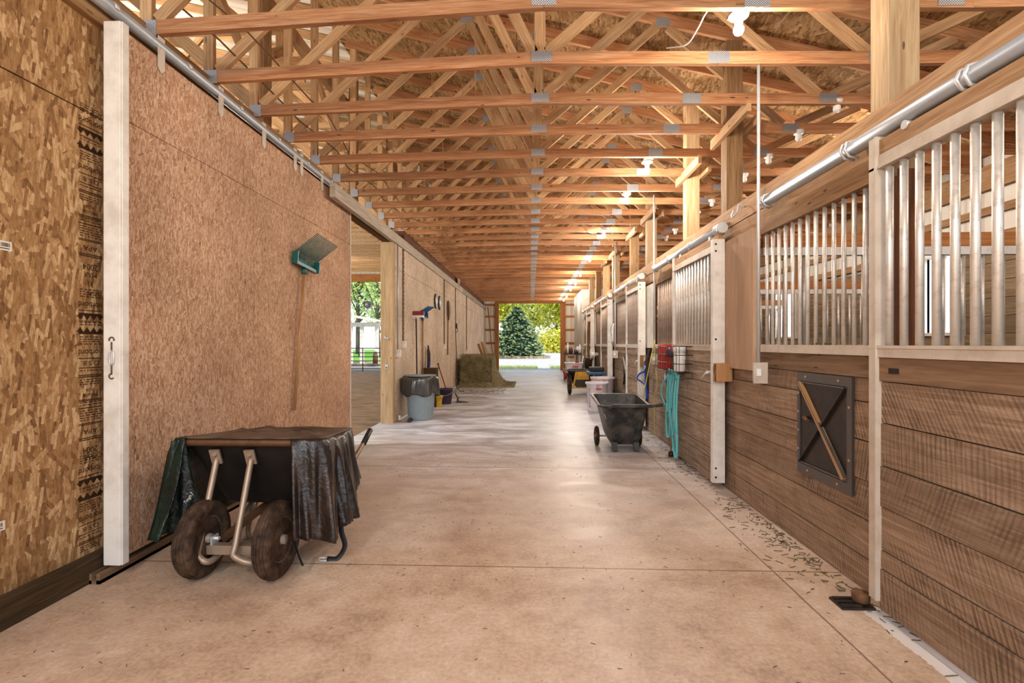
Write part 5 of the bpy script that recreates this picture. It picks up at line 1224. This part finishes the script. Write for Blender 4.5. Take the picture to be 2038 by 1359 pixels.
def tree(label, x, y, h, crown, mat, seed, nl=2600, name='tree', trunk=True, dens=1.0, leafs=.2, group=None):
    rr = random.Random(seed); t = thing(name, label, 'tree', (x, y, -.06), 0, group)
    blobs = []
    mb = MB(); mb.tube(spline([(0, 0, 0), (rr.uniform(-.2, .2), 0, h * .3), (rr.uniform(-.4, .4), rr.uniform(-.3, .3), h * .62), (rr.uniform(-.4, .4), 0, h * .95)], 5), [lerp(h * .018, h * .004, k / 15) for k in range(16)], 8)
    for k in range(16):
        z0 = h * rr.uniform(.22, .75); a = rr.uniform(0, 6.28); L_ = crown * rr.uniform(.5, 1.0)
        e = V((math.cos(a) * L_, math.sin(a) * L_, z0 + L_ * rr.uniform(.5, 1.3))); e.z = min(e.z, h)
        mb.tube(spline([(0, 0, z0), (e.x * .45, e.y * .45, lerp(z0, e.z, .55)), e], 4), [lerp(h * .008, h * .002, q / 8) for q in range(9)], 5); blobs.append((e, crown * rr.uniform(.28, .5)))
        blobs.append((V((e.x * .5, e.y * .5, lerp(z0, e.z, .6))), crown * rr.uniform(.25, .4)))
    if trunk: mb.build('trunk', M['bark'], t)
    mb = MB()
    for k in range(nl):
        c, rd = rr.choice(blobs); v = V((rr.gauss(0, 1), rr.gauss(0, 1), rr.gauss(0, .8))) * rd * .62
        leaf(mb, c + v, leafs * rr.uniform(.6, 1.3), rr, min(1, max(0, rr.gauss(.45, .28))))
    mb.build('crown', M[mat], t); return t
def spruce(label, x, y, h, r, seed):
    rr = random.Random(seed); t = thing('spruce_tree', label, 'tree', (x, y, -.02))
    MB().tube([(0, 0, 0), (0, 0, h)], [.12, .02], 8).build('trunk', M['bark'], t)
    mb = MB(); rings = []
    for k in range(13):
        f = k / 12; rad = (r * .8) * (1 - f) ** .75 * (.55 + .45 * min(1, f * 8 + .4)) + .03
        rings.append([(rad * (1 + .14 * math.sin(5 * a + k * 2.2) + .1 * math.sin(9 * a + k)) * math.cos(a), rad * (1 + .14 * math.sin(5 * a + k * 2.2) + .1 * math.sin(9 * a + k)) * math.sin(a), .1 + f * (h - .5)) for a in [2 * PI * q / 28 for q in range(28)]])
    mb.loft(rings, True, True, True, True, (.12, .1)); mb.build('inner_foliage', M['spruce'], t)
    mb = MB(); nl = 36
    for k in range(nl):
        f = k / (nl - 1); z = .12 + f * (h - .25); rad = r * (1 - f) ** .72 * (1 if f > .1 else .88) + .08
        for b in range(int(9 + 26 * (1 - f))):
            a = rr.uniform(0, 6.28); L_ = rad * rr.uniform(.8, 1.1); n_ = 6
            for q in range(3, n_ + 1):
                s = q / n_
                c = V((math.cos(a) * L_ * s, math.sin(a) * L_ * s, z - .12 * L_ * s + .1 * L_ * s * s + rr.uniform(-.05, .05)))
                tip = q == n_
                for u in range(3):
                    d = V((math.cos(a + rr.uniform(-.9, .9)), math.sin(a + rr.uniform(-.9, .9)), rr.uniform(-.25, .55))).normalized(); side = d.cross(V((rr.gauss(0, 1), rr.gauss(0, 1), 1.5))).normalized()
                    ln_ = rr.uniform(.26, .42); wd_ = .085
                    rn_ = min(1, max(0, (.40 if not tip else .86) + rr.gauss(0, .2)))
                    mb.quad(c, c + d * ln_ * .5 + side * wd_, c + d * ln_, c + d * ln_ * .5 - side * wd_, None, (rn_, rn_))
    mb.build('needles', M['spruce'], t); return t
spruce('dense blue green spruce in the stone edged bed outside the far doorway', -1.25, 47.6, 4.75, 2.6, 3)
mb = MB(); bed = thing('stone_bed', 'low stone edged planting bed under the spruce', 'bed', (-1.3, 47.4, -.06))
cv = [(3.05 * math.cos(a), 2.1 * math.sin(a)) for a in [2 * PI * k / 48 for k in range(48)]]
for k in range(48):
    a, b = cv[k], cv[(k + 1) % 48]; mb.beam((a[0], a[1], .12), (lerp(a[0], b[0], .94), lerp(a[1], b[1], .94), .12), .22, .24)
mb.build('stone_edging', M['slab'], bed); MB().prism([(p[0] * .97, p[1] * .97, .02) for p in cv], (0, 0, .12)).build('mulch', M['stalldirt'], bed)
spec = [('leafg', -10, 84, 15, 5), ('leafy', -4.5, 88, 15, 5), ('leafg', .5, 92, 16, 5.2), ('leafy', 4.6, 86, 12, 4.6), ('leafy', 9.5, 84, 13, 5), ('leafg', -2, 104, 18, 6), ('leafy', 6, 104, 18, 6)]
pos_ = ['far left behind the spruce', 'left behind the spruce', 'behind the spruce top', 'right of the spruce', 'at the right edge of the doorway', 'tallest in the back behind the spruce', 'tallest in the back at right']
for k, (mt, x, y, h, c) in enumerate(spec):
    tree(('yellow green' if mt == 'leafy' else 'fresh green') + ' spring tree beyond the gravel drive, ' + pos_[k], x, y, h, c, mt, 40 + k, 2400, leafs=.34, group='trees beyond the drive')
def bush(label, x, y, r, h, mat, seed):
    rr = random.Random(seed); t = thing('shrub', label, 'shrub', (x, y, -.06), 0, 'shrubs along the drive'); mb = MB()
    for k in range(2400):
        v = V((rr.gauss(0, .45), rr.gauss(0, .4), abs(rr.gauss(0, .5)))); v = V((v.x * r, v.y * r, min(v.z, 1.05) * h + .1)); leaf(mb, v, .2 * rr.uniform(.6, 1.3), rr, min(1, max(0, rr.gauss(.55, .28))))
    mb.build('foliage', M[mat], t)
    MB().cyl((0, 0, 0), (0, 0, h * .6), .05, 6).build('stem', M['bark'], t)
for k, (x, y, r, h, mt) in enumerate(((1.6, 76, 2.2, 2.6, 'leafy'), (4.0, 77, 2.3, 3.2, 'leafy'), (6.6, 76, 2.4, 3.6, 'leafy'), (-4.5, 78, 2.6, 3, 'leafg'), (-8, 77, 2.6, 3.2, 'leafg'))):
    bush(('yellow' if mt == 'leafy' else 'green') + ' shrub behind the gravel drive, ' + ('just right of the spruce', 'middle of the right group', 'at the right edge of the doorway', 'behind the left of the spruce', 'far left behind the spruce')[k], x, y, r, h, mt, 70 + k)
rr = random.Random(12); mb = MB()
for k in range(5200):
    x, y = rr.uniform(-5, 5), rr.uniform(26.6, 29.6); hh = rr.uniform(.04, .13)
    if math.sin(x * 2.1) * math.sin(x * .7 + 1) > .72: continue
    a = rr.uniform(0, PI); q = rr.random(); mb.quad((x - .012 * math.cos(a), y - .012 * math.sin(a), -.06), (x + .012 * math.cos(a), y + .012 * math.sin(a), -.06), (x + .03 * math.cos(a + 1), y + .03 * math.sin(a + 1), hh - .04), (x + .02 * math.cos(a + 1), y + .03 * math.sin(a + 1), hh - .04), None, (q, q))
tag(mb.build('grass_strip', M['leafg']), 'strip of short grass just outside the far doorway', 'grass', None, 'stuff')
MBl = MB(); MBl.quad((-90, 33.5, -.045), (-9.5, 33.5, -.045), (-16, 110, -.045), (-120, 110, -.045)); struct('ground_lawn', MBl, M['lawn'], 'green lawn beyond the arena doorway')
for k, (x, y, h, c, mt, nl) in enumerate(((-15.2, 50, 11, 4, 'leafg', 1500), (-18.5, 54, 12, 4.5, 'leafy', 1100), (-23, 66, 14, 5, 'leafg', 2200), (-19.5, 68, 13, 5, 'leafg', 2200), (-27, 74, 14, 5, 'leafy', 2200), (-13, 60, 12, 4, 'leafg', 1500))):
    tree('thin spring tree on the arena side lawn, ' + ('nearest the porch', 'second behind the porch roof', 'left in the back', 'middle in the back', 'farthest to the left', 'at the right by the opening post')[k], x, y, h, c, mt, 90 + k, nl, leafs=.2, group='trees on the lawn')
# porch with columns, satellite dish, gate
p = thing('porch', 'white porch with square columns beyond the arena doorway', 'porch', (-10.2, 30, -.04))
MB().box(-3, 1.1, -.2, 3.5, 0, .15).build('porch_deck', M['slab'], p)
for x in (-1.9, -.66, .02, .92): MB().box(x - .1, x + .1, -.1, .1, .15, 2.37).build('column', M['white'], p)
MB().box(-3, 1.1, -.12, .12, 2.37, 2.62).build('porch_beam', M['white'], p)
MB().prism([(-3, -.4, 3.35), (1.3, -.4, 2.62), (1.3, -.4, 2.72), (-3, -.4, 3.5)], (0, 4.2, 0)).build('porch_roof', M['white'], p)
t = thing('satellite_dish', 'grey satellite dish on the porch roof beyond the arena doorway', 'dish', (-9.75, 29.8, 2.99))
MB().lathe([(0, .0), (.15, .015), (.26, .06), (.26, .07), (.15, .03), (0, .015)], 24, Matrix.Translation((0, 0, .62)) @ Matrix.Rotation(math.radians(60), 4, 'X') @ Matrix.Rotation(.3, 4, 'Y')).build('dish', M['iron'], t); MB().tube([(-.1, 0, -.02), (-.06, 0, .3), (0, .02, .6)], .025, 8).build('mast', M['steel'], t)
g = thing('pipe_gate', 'dark steel pipe gate across the arena doorway', 'gate', (-8.2, 24.35, -.04))
for k, z in enumerate((.12, .3, .5, .7, .9, 1.12)): MB().cyl((-2.3, 0, z), (1.8, 0, z), .02, 8).build('rail', M['iron'], g)
for x in (-2.3, -.02, 1.8): MB().cyl((x, 0, .0), (x, 0, 1.14), .024, 8).build('upright', M['iron'], g)
tag(MB().lathe([(.16, 0), (.16, .5), (.1, .62), (.11, .7), (0, .74)], 14, Matrix.Translation((-9.2, 29.5, .11))).build('porch_urn', M['rust']), 'reddish urn standing on the porch beyond the gate', 'urn')

# ================================================================ world, sun, camera
wd = bpy.data.worlds.new('sky'); bpy.context.scene.world = wd; wd.use_nodes = True; nt = wd.node_tree; bg = nt.nodes['Background']
tcn = nt.nodes.new('ShaderNodeTexCoord'); sx = nt.nodes.new('ShaderNodeSeparateXYZ'); nt.links.new(tcn.outputs['Generated'], sx.inputs[0])
rp = nt.nodes.new('ShaderNodeValToRGB'); rp.color_ramp.elements[0].position = .0; rp.color_ramp.elements[0].color = lin((222, 232, 240)); rp.color_ramp.elements[1].position = .55; rp.color_ramp.elements[1].color = lin((120, 172, 226)); nt.links.new(sx.outputs[2], rp.inputs[0])
cl = nt.nodes.new('ShaderNodeTexNoise'); cl.inputs['Scale'].default_value = 4; cl.inputs['Detail'].default_value = 6; nt.links.new(tcn.outputs['Generated'], cl.inputs['Vector'])
cr_ = nt.nodes.new('ShaderNodeValToRGB'); cr_.color_ramp.elements[0].position = .48; cr_.color_ramp.elements[1].position = .62; nt.links.new(cl.outputs[0], cr_.inputs[0])
mxn = nt.nodes.new('ShaderNodeMix'); mxn.data_type = 'RGBA'; nt.links.new(cr_.outputs[0], mxn.inputs[0]); nt.links.new(rp.outputs[0], mxn.inputs[6]); mxn.inputs[7].default_value = (.92, .95, 1, 1); nt.links.new(mxn.outputs[2], bg.inputs[0]); bg.inputs[1].default_value = SKY
sd = bpy.data.lights.new('sun', 'SUN'); sd.energy = SUN; sd.angle = .01; sd.color = (1, .95, .86); so = bpy.data.objects.new('sun', sd); COL.objects.link(so)
so.rotation_euler = V((.62, -.42, .80)).to_track_quat('Z', 'Y').to_euler()
cam = bpy.data.cameras.new('camera'); co = bpy.data.objects.new('camera', cam); COL.objects.link(co)
cam.sensor_width = 36; cam.lens = 1000 / 2038 * 36; cam.shift_y = 4.5 / 2038; cam.clip_start = .05; cam.clip_end = 500
co.location = (0, 0, 1.3); co.rotation_euler = (PI / 2, 0, math.atan(37 / 1000))
sc = bpy.context.scene; sc.camera = co
sc.view_settings.view_transform = 'Standard'; sc.view_settings.look = 'None'; sc.view_settings.gamma = 1; sc.view_settings.use_curve_mapping = False; sc.view_settings.exposure = EXPO
cy = sc.cycles; cy.use_denoising = True; cy.use_adaptive_sampling = True; cy.adaptive_threshold = .02; cy.max_bounces = 7; cy.diffuse_bounces = 5; cy.glossy_bounces = 3; cy.transmission_bounces = 2; cy.sample_clamp_indirect = 6; cy.caustics_reflective = False; cy.caustics_refractive = False
